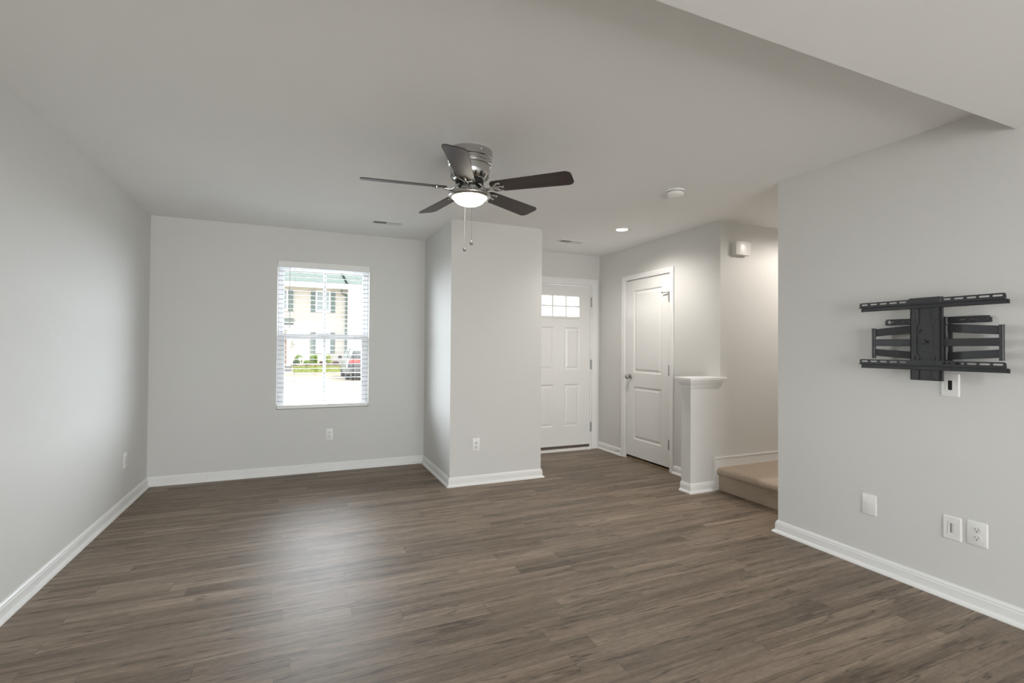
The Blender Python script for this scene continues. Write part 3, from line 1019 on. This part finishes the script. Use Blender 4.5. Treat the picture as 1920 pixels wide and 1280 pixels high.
# ================================================================== WALL PLATES
def cover(e, w=0.080, h=0.120, hole=None):
    b = MB()
    o = rrect(-w / 2, w / 2, -h / 2, h / 2, 0.006, 4)
    i = rrect(-w / 2 + 0.005, w / 2 - 0.005, -h / 2 + 0.005, h / 2 - 0.005, 0.004, 4)
    n = len(o)
    A = [b.bm.verts.new((x, y, 0)) for x, y in o]
    A2 = [b.bm.verts.new((x, y, 0.003)) for x, y in o]
    Bv = [b.bm.verts.new((x, y, 0.0065)) for x, y in i]
    for k in range(n):
        j = (k + 1) % n
        b.bm.faces.new((A[k], A[j], A2[j], A2[k]))
        b.bm.faces.new((A2[k], A2[j], Bv[j], Bv[k]))
    if hole:
        b.plate(i, [hole], 0.0055, 0.0065)
    else:
        b.bm.faces.new(Bv)
    return b.build('cover_plate', M['plastic'], e, smooth=30)

def screws(e, vs_):
    for v in vs_:
        MB().lathe([(0.0032, 0.0060), (0.0032, 0.0072), (0.002, 0.0078), (0, 0.0078)], 12, (0, v, 0)).build('screw', M['plastic2'], e, smooth=40)

def outlet(loc, rot, label, w=0.073, h=0.120):
    e = empty('wall_outlet', loc, rot)
    tag(e, label, 'power outlet', 'white duplex power outlets')
    cover(e, w, h)
    for s in (1, -1):
        v = 0.0195 * s
        pts = [(p[0], p[1] + v) for p in rrect(-0.0172, 0.0172, -0.0142, 0.0142, 0.0125, 6)]
        r = MB().prism(pts, 0.006, 0.0085, 0.0008, 1).build('receptacle', M['plastic2'], e)
        d = MB().box(-0.0078, -0.0058, v - 0.0005, v + 0.0080, 0.0080, 0.0088).box(0.0056, 0.0076, v + 0.0005, v + 0.0075, 0.0080, 0.0088)
        d.prism([(0 + 0.0028 * cos(t), v - 0.0075 + 0.0028 * sin(t)) for t in [2 * pi * k / 10 for k in range(10)]], 0.0080, 0.0088)
        d.build('slots', M['dark'], r)
    screws(e, (0,))
outlet((0.288, YB, 0.370), FRONT, 'white power outlet under the window')
outlet((1.511, YBF, 0.364), FRONT, 'white power outlet on the front of the projecting wall block')
outlet((XR, 1.319, 0.369), RIGHT, 'white power outlet at the right edge, low on the right wall', 0.082)
outlet((XL, 4.74, 0.365), (pi / 2, 0, pi / 2), 'white power outlet low on the left wall near the far corner')

e = empty('blank_plate', (XR, 1.818, 0.366), RIGHT)
tag(e, 'blank white wall plate low on the right wall near its baseboard end', 'wall plate')
cover(e)
screws(e, (0.042, -0.042))

def cable_plate(loc, label, inner):
    e = empty('cable_plate', loc, RIGHT)
    tag(e, label, 'wall plate', 'cable pass through plates')
    cover(e, 0.079, 0.119, [(-0.0165, -0.0335), (0.0165, -0.0335), (0.0165, 0.0335), (-0.0165, 0.0335)])
    f = MB().plate([(-0.0160, -0.033), (0.0160, -0.033), (0.0160, 0.033), (-0.0160, 0.033)], [rrect(-0.0105, 0.0105, -0.0245, 0.0245, 0.001, 2)], 0.002, 0.0085)
    f.build('insert', M['plastic'], e)
    c = MB().box(-0.0125, 0.0125, -0.0265, 0.0265, 0.0006, 0.0016)
    c.build('cable_opening', M[inner], e)
    if inner != 'dark':
        h = MB().prism([(0.0104, 0.0015), (0.0104, 0.008), (0.002, 0.0035), (-0.003, 0.0015)], -0.0245, 0.0245)
        h.xform(Matrix.Rotation(pi / 2, 4, 'X'))
        h.xform(Matrix.Diagonal((1, 1, 1, 1)))
        h.build('scoop', M['plastic'], e)
    screws(e, (0.046, -0.046))
cable_plate((XR, 1.426, 1.090), 'white cable plate with a black opening right under the television bracket', 'dark')
cable_plate((XR, 1.420, 0.364), 'white cable plate low on the right wall, just left of the power outlet', 'greyin')

# ---- door chime
e = empty('door_chime', (3.745, YS, 2.197), FRONT)
tag(e, 'white rounded door chime box high on the stair wall', 'door chime')
MB().prism(rrect(-0.092, 0.092, -0.060, 0.060, 0.014, 5), 0.0, 0.034, 0.002, 2).build('housing', M['plastic'], e, smooth=30)
b = MB()
nx, ny = 16, 10
o = []
for j in range(ny + 1):
    row = []
    for i in range(nx + 1):
        u, v = -1 + 2 * i / nx, -1 + 2 * j / ny
        x = 0.094 * u * (1 - 0.05 * v * v)
        y = 0.062 * v * (1 - 0.05 * u * u)
        row.append(b.bm.verts.new((x, y, 0.046 + 0.010 * (1 - u * u) * (1 - 0.3 * v * v))))
    o.append(row)
rim = []
for j in range(ny):
    for i in range(nx):
        b.bm.faces.new((o[j][i], o[j][i + 1], o[j + 1][i + 1], o[j + 1][i]))
r = bmesh.ops.extrude_face_region(b.bm, geom=b.bm.faces[:])
for g in r['geom']:
    if isinstance(g, bmesh.types.BMVert):
        g.co.z = 0.033
bmesh.ops.recalc_face_normals(b.bm, faces=b.bm.faces)
b.build('front_cover', M['plastic'], e, smooth=30)

# ---- spring door stop on the closet side baseboard
e = empty('door_stop', (XC - 0.0135, 4.885, 0.050), RIGHT)
tag(e, 'small spring door stop on the baseboard between the two doors', 'door stop')
MB().lathe([(0, 0), (0.011, 0), (0.010, 0.004), (0.005, 0.008), (0, 0.008)], 16).build('base', M['steel'], e, smooth=40)
MB().tube([(0.0042 * cos(t * 0.9), 0.0042 * sin(t * 0.9), 0.006 + 0.0010 * t) for t in range(0, 56)], 0.0011, 5).build('spring', M['steel'], e, smooth=60)
MB().cyl((0, 0, 0.060), (0, 0, 0.071), 0.0062, seg=14).build('rubber_tip', M['plastic'], e, smooth=40)

# ================================================================== TELEVISION BRACKET
tv = empty('tv_wall_mount', (XR, 1.490, 1.310), RIGHT)
tag(tv, 'black folding television wall bracket with no screen on the right wall', 'wall bracket')
K = M['black']
V0 = 1.310
zz = lambda z: z - V0
def slot(u0, u1, v, h=0.0085):
    return rrect(u0, u1, v - h / 2, v + h / 2, h / 2 - 0.0002, 4)

# wall rail
b = MB().plate(rrect(-0.231, 0.231, zz(1.408), zz(1.439), 0.011, 4),
               [slot(-0.158, -0.134, zz(1.424), 0.007), slot(-0.118, -0.094, zz(1.424), 0.007), slot(0.108, 0.133, zz(1.424), 0.007), slot(0.153, 0.178, zz(1.424), 0.007), slot(0.203, 0.216, zz(1.4245), 0.007)], 0.013, 0.016)
b.box(-0.225, 0.225, zz(1.4375), zz(1.4395), 0, 0.016).box(-0.231, 0.231, zz(1.4075), zz(1.4095), 0, 0.016)
b.box(-0.2318, -0.229, zz(1.409), zz(1.430), 0, 0.016).box(0.229, 0.2318, zz(1.409), zz(1.430), 0, 0.016)
wb = b.build('wall_rail', K, tv)
MB().cyl((-0.209, zz(1.4242), 0.015), (-0.209, zz(1.4242), 0.0175), 0.009, seg=24).cyl((-0.209, zz(1.4242), 0.017), (-0.209, zz(1.4242), 0.022), 0.005, seg=6).cyl((-0.193, zz(1.4242), 0.015), (-0.193, zz(1.4242), 0.0166), 0.003, seg=12).build('lag_bolt', M['steel'], wb)
b = MB().box(-0.110, 0.110, zz(1.186), zz(1.212), 0.0, 0.016, 0.002)
b.build('lower_wall_rail', K, tv)
# pivot blocks that stand on the wall rail
for s in (-1, 1):
    b = MB().box(0.068 * s - 0.013, 0.068 * s + 0.013, zz(1.198), zz(1.412), 0.012, 0.026, 0.002)
    b.cyl((0.062 * s, zz(1.200), 0.036), (0.062 * s, zz(1.414), 0.036), 0.011, seg=20)
    for zc in (1.216, 1.400):
        b.box(0.062 * s - 0.016, 0.062 * s + 0.016, zz(zc) - 0.003, zz(zc) + 0.003, 0.016, 0.046, 0.001, 1)
    b.cyl((0.062 * s, zz(1.408), 0.036), (0.062 * s, zz(1.440), 0.036), 0.008, seg=16)
    b.build('pivot_block', K, tv, smooth=35)
def bar(u0, v0a, v0b, u1, v1a, v1b, n0, n1, t=0.010):
    b = MB()
    P = [(u0, v0a, n0), (u1, v1a, n1), (u1, v1b, n1), (u0, v0b, n0)]
    fr = [b.bm.verts.new((u, v, n + t / 2)) for u, v, n in P]
    bk = [b.bm.verts.new((u, v, n - t / 2)) for u, v, n in P]
    b.bm.faces.new(fr)
    b.bm.faces.new(bk[::-1])
    for k in range(4):
        j = (k + 1) % 4
        b.bm.faces.new((fr[k], bk[k], bk[j], fr[j]))
    bmesh.ops.recalc_face_normals(b.bm, faces=b.bm.faces)
    bmesh.ops.bevel(b.bm, geom=b.bm.edges[:], offset=0.0025, segments=2, profile=0.5, affect='EDGES')
    return b
for s in (-1, 1):
    up_ = -0.268 if s < 0 else 0.289
    ui = 0.060 * s
    bar(up_, zz(1.344), zz(1.385), ui, zz(1.362), zz(1.404), 0.056, 0.036).build('support_arm', K, tv)
    bar(up_, zz(1.236), zz(1.275), ui, zz(1.220), zz(1.257), 0.056, 0.036).build('support_arm', K, tv)
    bar(up_, zz(1.2905), zz(1.329), -0.012 * s, zz(1.2895), zz(1.327), 0.062, 0.074).build('forearm', K, tv)
    b = MB().cyl((up_, zz(1.224), 0.058), (up_, zz(1.388), 0.058), 0.0098, seg=20)
    for zc in (1.2825, 1.3365):
        b.cyl((up_, zz(zc) - 0.004, 0.058), (up_, zz(zc) + 0.004, 0.058), 0.0088, seg=20)
    for zc in (1.224, 1.388):
        b.cyl((up_, zz(zc) - 0.0025, 0.058), (up_, zz(zc) + 0.0025, 0.058), 0.0108, seg=20)
    b.build('elbow_pin', K, tv, smooth=35)
b = MB().cyl((0, zz(1.262), 0.074), (0, zz(1.355), 0.074), 0.013, seg=20).box(-0.035, 0.035, zz(1.255), zz(1.360), 0.078, 0.086, 0.002)
b.build('tilt_head', K, tv, smooth=35)

# screen plate with raised sides
holes = []
for s in (-1, 1):
    u = 0.0445 * s
    for k in range(8):
        holes.append(circ(u, zz(1.508 - 0.0135 * k), 0.0026, 8))
    holes.append(rrect(u - 0.0022, u + 0.0022, zz(1.169), zz(1.236), 0.002, 3))
    holes.append(rrect(u - 0.0022, u + 0.0022, zz(1.124), zz(1.155), 0.002, 3))
lcut = [(-0.027, zz(1.377)), (0.022, zz(1.377)), (0.022, zz(1.373)), (-0.0225, zz(1.373)), (-0.0225, zz(1.357)), (-0.027, zz(1.357))]
dash = rrect(-0.006, 0.006, zz(1.258), zz(1.262), 0.0015, 2)
b = MB().plate([(-0.069, zz(1.112)), (0.069, zz(1.112)), (0.069, zz(1.541)), (-0.069, zz(1.541))], holes + [lcut, dash], 0.086, 0.089)
b.box(-0.0695, -0.0665, zz(1.112), zz(1.541), 0.070, 0.089).box(0.0665, 0.0695, zz(1.112), zz(1.541), 0.070, 0.089)
pl = b.build('screen_plate', K, tv)
for s in (-1, 1):
    o = [(0.030 * s, zz(1.541)), (0.030 * s, zz(1.410)), (0.0405 * s, zz(1.390)), (0.0405 * s, zz(1.250)), (0.030 * s, zz(1.236)), (0.030 * s, zz(1.115)), (0.060 * s, zz(1.115)), (0.060 * s, zz(1.541))]
    hh = [h for h in holes if (h[0][0] > 0) == (s > 0)]
    b = MB().plate(o if s < 0 else o[::-1], hh, 0.089, 0.0935)
    b.build('raised_side', K, pl)
kn = MB().prism([((0.013 if k % 2 == 0 else 0.0078) * cos(pi * k / 5 + 0.3), zz(1.311) + (0.013 if k % 2 == 0 else 0.0078) * sin(pi * k / 5 + 0.3)) for k in range(10)], 0.089, 0.101, 0.002, 2)
kn.xform(Matrix.Translation((-0.004, 0, 0)))
kn.build('lock_knob', K, pl)
MB().box(-0.0705, 0.0705, zz(1.514), zz(1.5415), 0.086, 0.100, 0.0015, 1).build('top_cap', K, pl)

# horizontal screen rails
SL = [(-0.311, -0.277), (-0.264, -0.228), (-0.215, -0.178), (-0.167, -0.128), (-0.118, -0.083), (0.076, 0.112), (0.125, 0.163), (0.175, 0.212), (0.222, 0.262), (0.272, 0.309)]
for za, zb in ((1.484, 1.5355), (1.164, 1.2155)):
    h = zz(zb)
    b = MB().plate([(-0.321, h - 0.027), (-0.3205, h - 0.004), (-0.317, h - 0.001), (-0.313, h), (0.313, h), (0.318, h - 0.003), (0.320, h - 0.008), (0.321, h - 0.027)],
                   [slot(u0, u1, h - 0.0115, 0.0085) for u0, u1 in SL], 0.0955, 0.0985)
    b.box(-0.321, 0.321, h - 0.030, h - 0.0245, 0.0965, 0.106, 0.0015, 1)
    b.box(-0.310, 0.327, h - 0.050, h - 0.0285, 0.084, 0.098, 0.003)
    b.box(-0.309, 0.326, h - 0.037, h - 0.034, 0.097, 0.1005)
    b.box(-0.309, 0.326, h - 0.046, h - 0.043, 0.097, 0.1005)
    r = b.build('screen_rail', K, tv)
    MB().box(0.3255, 0.3285, h - 0.0505, h - 0.0305, 0.083, 0.0995, 0.001, 1).build('end_cap', M['tyre'], r)
    MB().box(-0.3115, -0.3085, h - 0.0505, h - 0.0305, 0.083, 0.0995, 0.001, 1).build('end_cap', M['tyre'], r)

# ================================================================== OUTSIDE THE WINDOW
GZ = -0.37
struct('ground', MB().box(-60, 80, -40, 33.8, GZ - 0.2, GZ), M['concrete'], 'pale concrete driveway outside the window', 'driveway')
struct('reflector_slab', MB().box(-14, 14, YOUT + 0.14, 14.0, GZ, GZ + 0.015), M['reflector'], 'unseen added white apron in front of the window, below the view', 'reflector_slab')  # bright slab added out of view to bounce daylight through the window
lw = MB().prism([(33.8, GZ - 0.2), (33.8, GZ), (35.0, -0.03), (35.0, -0.2)], -0.42, 30)
lw.xform(Matrix(((0, 0, 1, 0), (1, 0, 0, 0), (0, 1, 0, 0), (0, 0, 0, 1))))
rnd = random.Random(5)
for k in range(2500):
    x = rnd.uniform(-0.4, 6)
    t = rnd.random()
    y, z = 33.82 + t * 1.15, GZ + t * 0.33
    a = rnd.uniform(0, pi)
    lw.quad([(x - 0.02 * cos(a), y - 0.02 * sin(a), z), (x + 0.02 * cos(a), y + 0.02 * sin(a), z), (x + rnd.uniform(-.02, .02), y, z + rnd.uniform(0.03, 0.07)), (x - 0.01, y, z + 0.03)])
tag(lw.build('lawn', M['grass']), 'strip of short yellow green lawn below the shrubs outside', 'lawn', kind='stuff')
mu = MB()
bmesh.ops.create_grid(mu.bm, x_segments=120, y_segments=8, size=0.5, matrix=Matrix.Translation((1.27, 35.49, 0)) @ Matrix.Diagonal((3.38, 0.97, 1, 1)))
for v in mu.bm.verts:
    v.co.z = -0.02 + 0.04 * sin((v.co.y - 35.0) * pi) + rnd.uniform(-0.01, 0.015)
tag(mu.build('mulch_bed', M['mulch']), 'red brown mulch bed along the foot of the house outside', 'mulch', kind='stuff')
pst = empty('parking_stripe', (1.02, 21.0, GZ))
o = MB().box(0.96, 1.08, 19.2, 22.6, GZ, GZ + 0.004).build('parking_stripe', M['stripe'])
bpy.data.objects.remove(pst)
o.name = 'parking_stripe'
tag(o, 'white painted stripe on the driveway outside', 'road marking', kind='structure')

# ---- the house across the drive
HY = 36.0
house = empty('house', (1.5, HY, 0.0))
tag(house, 'two storey tan house with green shutters seen through the window', 'house')
def hp(mb, name, m, par=None, **kw):
    mb.xform(Matrix.Translation((-1.5, -HY, 0)))
    return mb.build(name, m, par or house, **kw)
hp(MB().box(-8, 3.0, HY, HY + 8, -0.2, 5.45), 'siding_wall', M['siding'])
hp(MB().box(3.0, 13, HY - 0.7, HY + 8, -0.2, 5.45), 'projecting_wing', M['siding2'])
# roof slope, then the wing's gable end with white rake boards
r = MB()
r.prism([(HY - 0.55, 5.36), (HY + 6.5, 9.6), (HY + 6.5, 9.75), (HY - 0.55, 5.52)], -8.4, 13.4)
r.xform(Matrix(((0, 0, 1, 0), (1, 0, 0, 0), (0, 1, 0, 0), (0, 0, 0, 1))))
rf = hp(r, 'roof', M['roof'])
hp(MB().tube([(2.70, HY + 1.0, 6.50), (2.95, HY - 0.5, 5.58)], 0.07, 6), 'roof_flashing', M['flash'], rf)
g = MB()
g.prism([(3.75, 5.45), (13.0, 5.45), (8.4, 8.3)], HY - 0.9, HY - 0.5)
g.xform(Matrix(((1, 0, 0, 0), (0, 0, 1, 0), (0, 1, 0, 0), (0, 0, 0, 1))))
hp(g, 'gable', M['siding2'])
hp(MB().box(-8.3, 13.3, HY - 0.75, HY - 0.55, 5.22, 5.50), 'fascia', M['exttrim'])
hp(MB().box(-8.3, 13.3, HY - 0.75, HY, 5.19, 5.22), 'soffit_board', M['exttrim'])
def house_window(x0, x1, z0, z1, y):
    f = MB().plate([(x0, z0), (x1, z0), (x1, z1), (x0, z1)], [[(x0 + 0.10, z0 + 0.10), (x1 - 0.10, z0 + 0.10), (x1 - 0.10, z1 - 0.10), (x0 + 0.10, z1 - 0.10)]], 0.0, 0.06)
    xm, zm = (x0 + x1) / 2, (z0 + z1) / 2
    f.box(x0 + 0.1, x1 - 0.1, zm - 0.03, zm + 0.03, 0.015, 0.05).box(xm - 0.015, xm + 0.015, z0 + 0.1, z1 - 0.1, 0.015, 0.04)
    f.xform(Matrix.Translation((0, y, 0)) @ Matrix.Rotation(pi / 2, 4, 'X'))
    fo = hp(f, 'window', M['exttrim'])
    hp(MB().box(x0 + 0.09, x1 - 0.09, y - 0.012, y - 0.004, z0 + 0.09, z1 - 0.09), 'pane', M['winglass'], fo)
def shutter(x0, x1, z0, z1, y):
    b = MB().plate([(x0, z0), (x1, z0), (x1, z1), (x0, z1)], [[(x0 + 0.05, z0 + 0.06), (x1 - 0.05, z0 + 0.06), (x1 - 0.05, z1 - 0.06), (x0 + 0.05, z1 - 0.06)]], 0.0, 0.045)
    b.box(x0 + 0.05, x1 - 0.05, z0 + 0.06, z1 - 0.06, 0.0, 0.02)
    z = z0 + 0.10
    while z < z1 - 0.10:
        b.box(x0 + 0.05, x1 - 0.05, z, z + 0.035, 0.018, 0.034)
        z += 0.09
    b.xform(Matrix.Translation((0, y, 0)) @ Matrix.Rotation(pi / 2, 4, 'X'))
    hp(b, 'shutter', M['shutter'])
for x0 in (-1.705, 0.951):
    house_window(x0, x0 + 0.954, 3.60, 5.08, HY)
for x0 in (-0.745, 0.648, 1.908):
    shutter(x0, x0 + 0.305, 3.60, 5.05, HY)
house_window(0.985, 1.912, 0.80, 2.28, HY)
shutter(0.655, 0.985, 0.80, 2.28, HY)
shutter(1.912, 2.225, 0.80, 2.28, HY)
for x0 in (4.55, 9.5):
    house_window(x0, x0 + 0.954, 3.46, 5.0, HY - 0.7)
    shutter(x0 - 0.31, x0, 3.46, 5.0, HY - 0.7)
    shutter(x0 + 0.954, x0 + 1.26, 3.46, 5.0, HY - 0.7)
ds = MB().box(2.86, 2.99, HY - 0.12, HY - 0.01, 0.10, 4.86, 0.02).tube([(2.92, HY - 0.06, 4.8), (2.6, HY - 0.35, 4.98), (2.6, HY - 0.6, 5.2)], 0.075, 8)
hp(ds, 'downspout', M['shutter'])
# porch on the left: little roof, white beam, post, brown front door, lamp
p = MB().prism([(HY - 1.9, 2.62), (HY, 3.05), (HY, 3.15), (HY - 1.9, 2.72)], -5.0, -0.38)
p.xform(Matrix(((0, 0, 1, 0), (1, 0, 0, 0), (0, 1, 0, 0), (0, 0, 0, 1))))
hp(p, 'porch_roof', M['roof'])
hp(MB().box(-4.9, -0.46, HY - 1.8, HY - 1.62, 2.32, 2.62), 'porch_beam', M['exttrim'])
hp(MB().box(-0.745, -0.605, HY - 1.78, HY - 1.64, 0.12, 2.34, 0.01).box(-0.775, -0.575, HY - 1.81, HY - 1.61, 0.02, 0.16, 0.01), 'porch_post', M['exttrim'])
hp(MB().box(-5.0, -0.45, HY - 2.0, HY, -0.35, 0.02), 'porch_floor', M['porch'])
hp(MB().box(-1.75, -0.81, HY - 0.05, HY, 0.02, 2.1), 'front_door', M['brown'])
hp(MB().cyl((-0.68, HY - 0.9, 2.34), (-0.68, HY - 0.9, 2.56), 0.09, 0.06, 12), 'porch_lamp', M['tyre'])
hp(MB().box(-0.42, -0.24, HY - 0.14, HY - 0.01, 1.42, 1.72, 0.02), 'meter_box', M['exttrim'])

# ---- shrubs
def shrub(loc, rx, rz, m, n, label, seed):
    rg = random.Random(seed)
    e = empty('shrub', loc)
    tag(e, label, 'shrub')
    b = MB()
    for k in range(n):
        th, ph = rg.uniform(0, 2 * pi), math.acos(rg.uniform(-0.75, 1))
        rad = rg.uniform(0.62, 1.0) * (1 + 0.14 * sin(3 * th + seed) + 0.10 * sin(5 * ph + seed))
        c = Vector((rx * rad * sin(ph) * cos(th), rx * rad * sin(ph) * sin(th), rz * (0.78 + 0.9 * rad * cos(ph))))
        if c.z < 0.03:
            c.z = 0.03 + rg.random() * 0.05
        a = Vector((rg.uniform(-1, 1), rg.uniform(-1, 1), rg.uniform(-0.6, 1))).normalized()
        t = a.orthogonal().normalized()
        L, Wd = rg.uniform(0.05, 0.085), rg.uniform(0.02, 0.034)
        nn = a.cross(t) * 0.012
        p0, p1, p2, p3 = c - a * L * 0.5, c + t * Wd + nn, c + a * L * 0.6, c - t * Wd + nn
        b.quad([p0, p1, p2, p3])
    b.build('foliage', M[m], e)
    s = MB()
    for k in range(7):
        a = 2 * pi * k / 7 + seed
        s.tube([(0.02 * cos(a), 0.02 * sin(a), 0.0), (rx * 0.35 * cos(a), rx * 0.35 * sin(a), rz * 0.7), (rx * 0.6 * cos(a + 0.3), rx * 0.6 * sin(a + 0.3), rz * 1.25)], [0.016, 0.011, 0.006], 6)
    s.build('stems', M['wood'], e)
shrub((-0.08, 35.62, 0.07), 0.24, 0.40, 'leafa', 1100, 'tall green shrub outside, beside the white porch post', 1)
shrub((-0.29, 35.12, 0.05), 0.11, 0.18, 'leafb', 600, 'small dark green shrub outside, at the foot of the porch post', 2)
shrub((0.85, 35.60, 0.07), 0.27, 0.38, 'leafa', 1100, 'round green shrub outside, under the left shutter of the lower house window', 3)
shrub((0.42, 35.10, 0.05), 0.17, 0.18, 'leafa', 800, 'low spreading green shrub outside, just right of the white globe', 4)
shrub((1.74, 35.58, 0.07), 0.27, 0.36, 'leafc', 1000, 'yellow green shrub outside, under the lower house window', 5)
shrub((1.34, 35.12, 0.05), 0.14, 0.13, 'leafd', 400, 'small purple brown shrub outside, left of the yellow green one', 6)
shrub((2.25, 35.28, 0.06), 0.20, 0.12, 'leafd', 450, 'small purple brown shrub outside, nearest the parked car', 7)
ge = empty('garden_globe', (0.04, 35.08, 0.03))
tag(ge, 'white ball on a short stake among the shrubs outside', 'garden ornament')
MB().sphere((0, 0, 0.40), 0.125, 24, 16).build('ball', M['exttrim'], ge, smooth=80)
MB().cyl((0, 0, 0.0), (0, 0, 0.30), 0.02, seg=10).build('stake', M['exttrim'], ge)

# ---- parked car, rear towards the window
car = empty('car', (3.03, 25.0, GZ))
tag(car, 'dark grey car parked on the driveway outside, rear end facing the window', 'car')
HW = 0.93
def section(y, z0, z1, hw, tuck=0.05, n=5):
    # closed cross section (x, z) with rounded upper shoulders
    pts = [(-hw + tuck, z0), (-hw, z0 + 0.18), (-hw, z1 - 0.16), (-hw + 0.04, z1 - 0.05), (-hw + 0.12, z1)]
    return [Vector((x, y, z)) for x, z in pts] + [Vector((-x, y, z)) for x, z in reversed(pts)]
def loft(secs):
    b = MB()
    R_ = [[b.bm.verts.new(p) for p in s] for s in secs]
    k = len(R_[0])
    for A, B in zip(R_, R_[1:]):
        for i in range(k):
            j = (i + 1) % k
            b.bm.faces.new((A[i], A[j], B[j], B[i]))
    b.bm.faces.new(R_[0][::-1])
    b.bm.faces.new(R_[-1])
    bmesh.ops.recalc_face_normals(b.bm, faces=b.bm.faces)
    return b
body = loft([section(0.0, 0.42, 0.80, 0.84), section(0.04, 0.34, 0.98, 0.89), section(0.14, 0.28, 1.06, 0.925), section(0.9, 0.26, 1.08, HW), section(2.4, 0.26, 1.06, HW), section(3.3, 0.26, 1.04, HW),
             section(4.1, 0.27, 0.98, 0.91), section(4.5, 0.30, 0.88, 0.86), section(4.66, 0.36, 0.70, 0.78)]).build('body', M['carpaint'], car, smooth=50)
def cab(y, z0, z1, w0, w1):
    return [Vector(p) for p in ((-w0, y, z0), (-(w0 + w1) / 2 - 0.02, y, (z0 + z1) / 2), (-w1, y, z1 - 0.06), (-w1 + 0.10, y, z1), (w1 - 0.10, y, z1), (w1, y, z1 - 0.06), ((w0 + w1) / 2 + 0.02, y, (z0 + z1) / 2), (w0, y, z0))]
ca = MB()
rings = [cab(0.10, 1.02, 1.10, 0.84, 0.80), cab(0.40, 1.02, 1.60, 0.85, 0.66), cab(0.75, 1.02, 1.68, 0.86, 0.66), cab(2.2, 1.02, 1.69, 0.86, 0.67), cab(2.7, 1.02, 1.60, 0.86, 0.66), cab(3.5, 1.02, 1.06, 0.80, 0.76)]
loft(rings).build('cabin', M['carpaint'], car, smooth=40)
MB().quad([(-0.72, 0.130, 1.12), (0.72, 0.130, 1.12), (0.58, 0.375, 1.555), (-0.58, 0.375, 1.555)]).build('rear_window', M['carglass'], car)
for s in (-1, 1):
    b = MB()
    b.quad([(0.875 * s, 0.75, 1.10), (0.875 * s, 1.62, 1.10), (0.725 * s, 1.62, 1.56), (0.725 * s, 0.86, 1.56)])
    b.quad([(0.875 * s, 1.70, 1.10), (0.875 * s, 2.85, 1.10), (0.725 * s, 2.35, 1.56), (0.725 * s, 1.70, 1.56)])
    b.build('side_window', M['carglass'], car)
MB().quad([(-0.74, 3.40, 1.10), (0.74, 3.40, 1.10), (0.60, 2.74, 1.58), (-0.60, 2.74, 1.58)]).build('windscreen', M['carglass'], car)
for s in (-1, 1):
    MB().box(0.60 * s - 0.26 if s > 0 else -0.86, 0.86 if s > 0 else -0.34, -0.005, 0.16, 0.84, 1.01, 0.02).build('tail_light', M['red'], car)
    b = MB().box(min(0.93 * s, 1.12 * s), max(0.93 * s, 1.12 * s), 3.05, 3.17, 1.00, 1.16, 0.03)
    b.build('mirror', M['tyre'], car)
MB().box(-0.86, 0.86, -0.09, 0.10, 0.30, 0.58, 0.04).build('rear_bumper', M['carpaint'], car)
MB().box(-0.70, 0.70, -0.06, 0.08, 0.22, 0.32, 0.02).build('bumper_lip', M['tyre'], car)
MB().box(-0.155, 0.155, -0.012, 0.03, 0.70, 0.80, 0.004).build('number_plate', M['exttrim'], car)
for y in (0.85, 3.70):
    for s in (-1, 1):
        w_ = MB().lathe([(0.20, -0.10), (0.33, -0.10), (0.345, -0.07), (0.345, 0.07), (0.33, 0.10), (0.20, 0.10)], 32)
        w_.xform(Matrix.Translation((0.83 * s, y, 0.345)) @ Matrix.Rotation(pi / 2, 4, 'Y'))
        w = w_.build('wheel', M['tyre'], car, smooth=35)
        h_ = MB().lathe([(0, -0.06), (0.10, -0.06), (0.205, -0.08), (0.205, 0.08), (0.10, 0.06), (0, 0.06)], 20)
        h_.xform(Matrix.Translation((0.83 * s, y, 0.345)) @ Matrix.Rotation(pi / 2, 4, 'Y'))
        h_.build('rim', M['steel'], w, smooth=35)
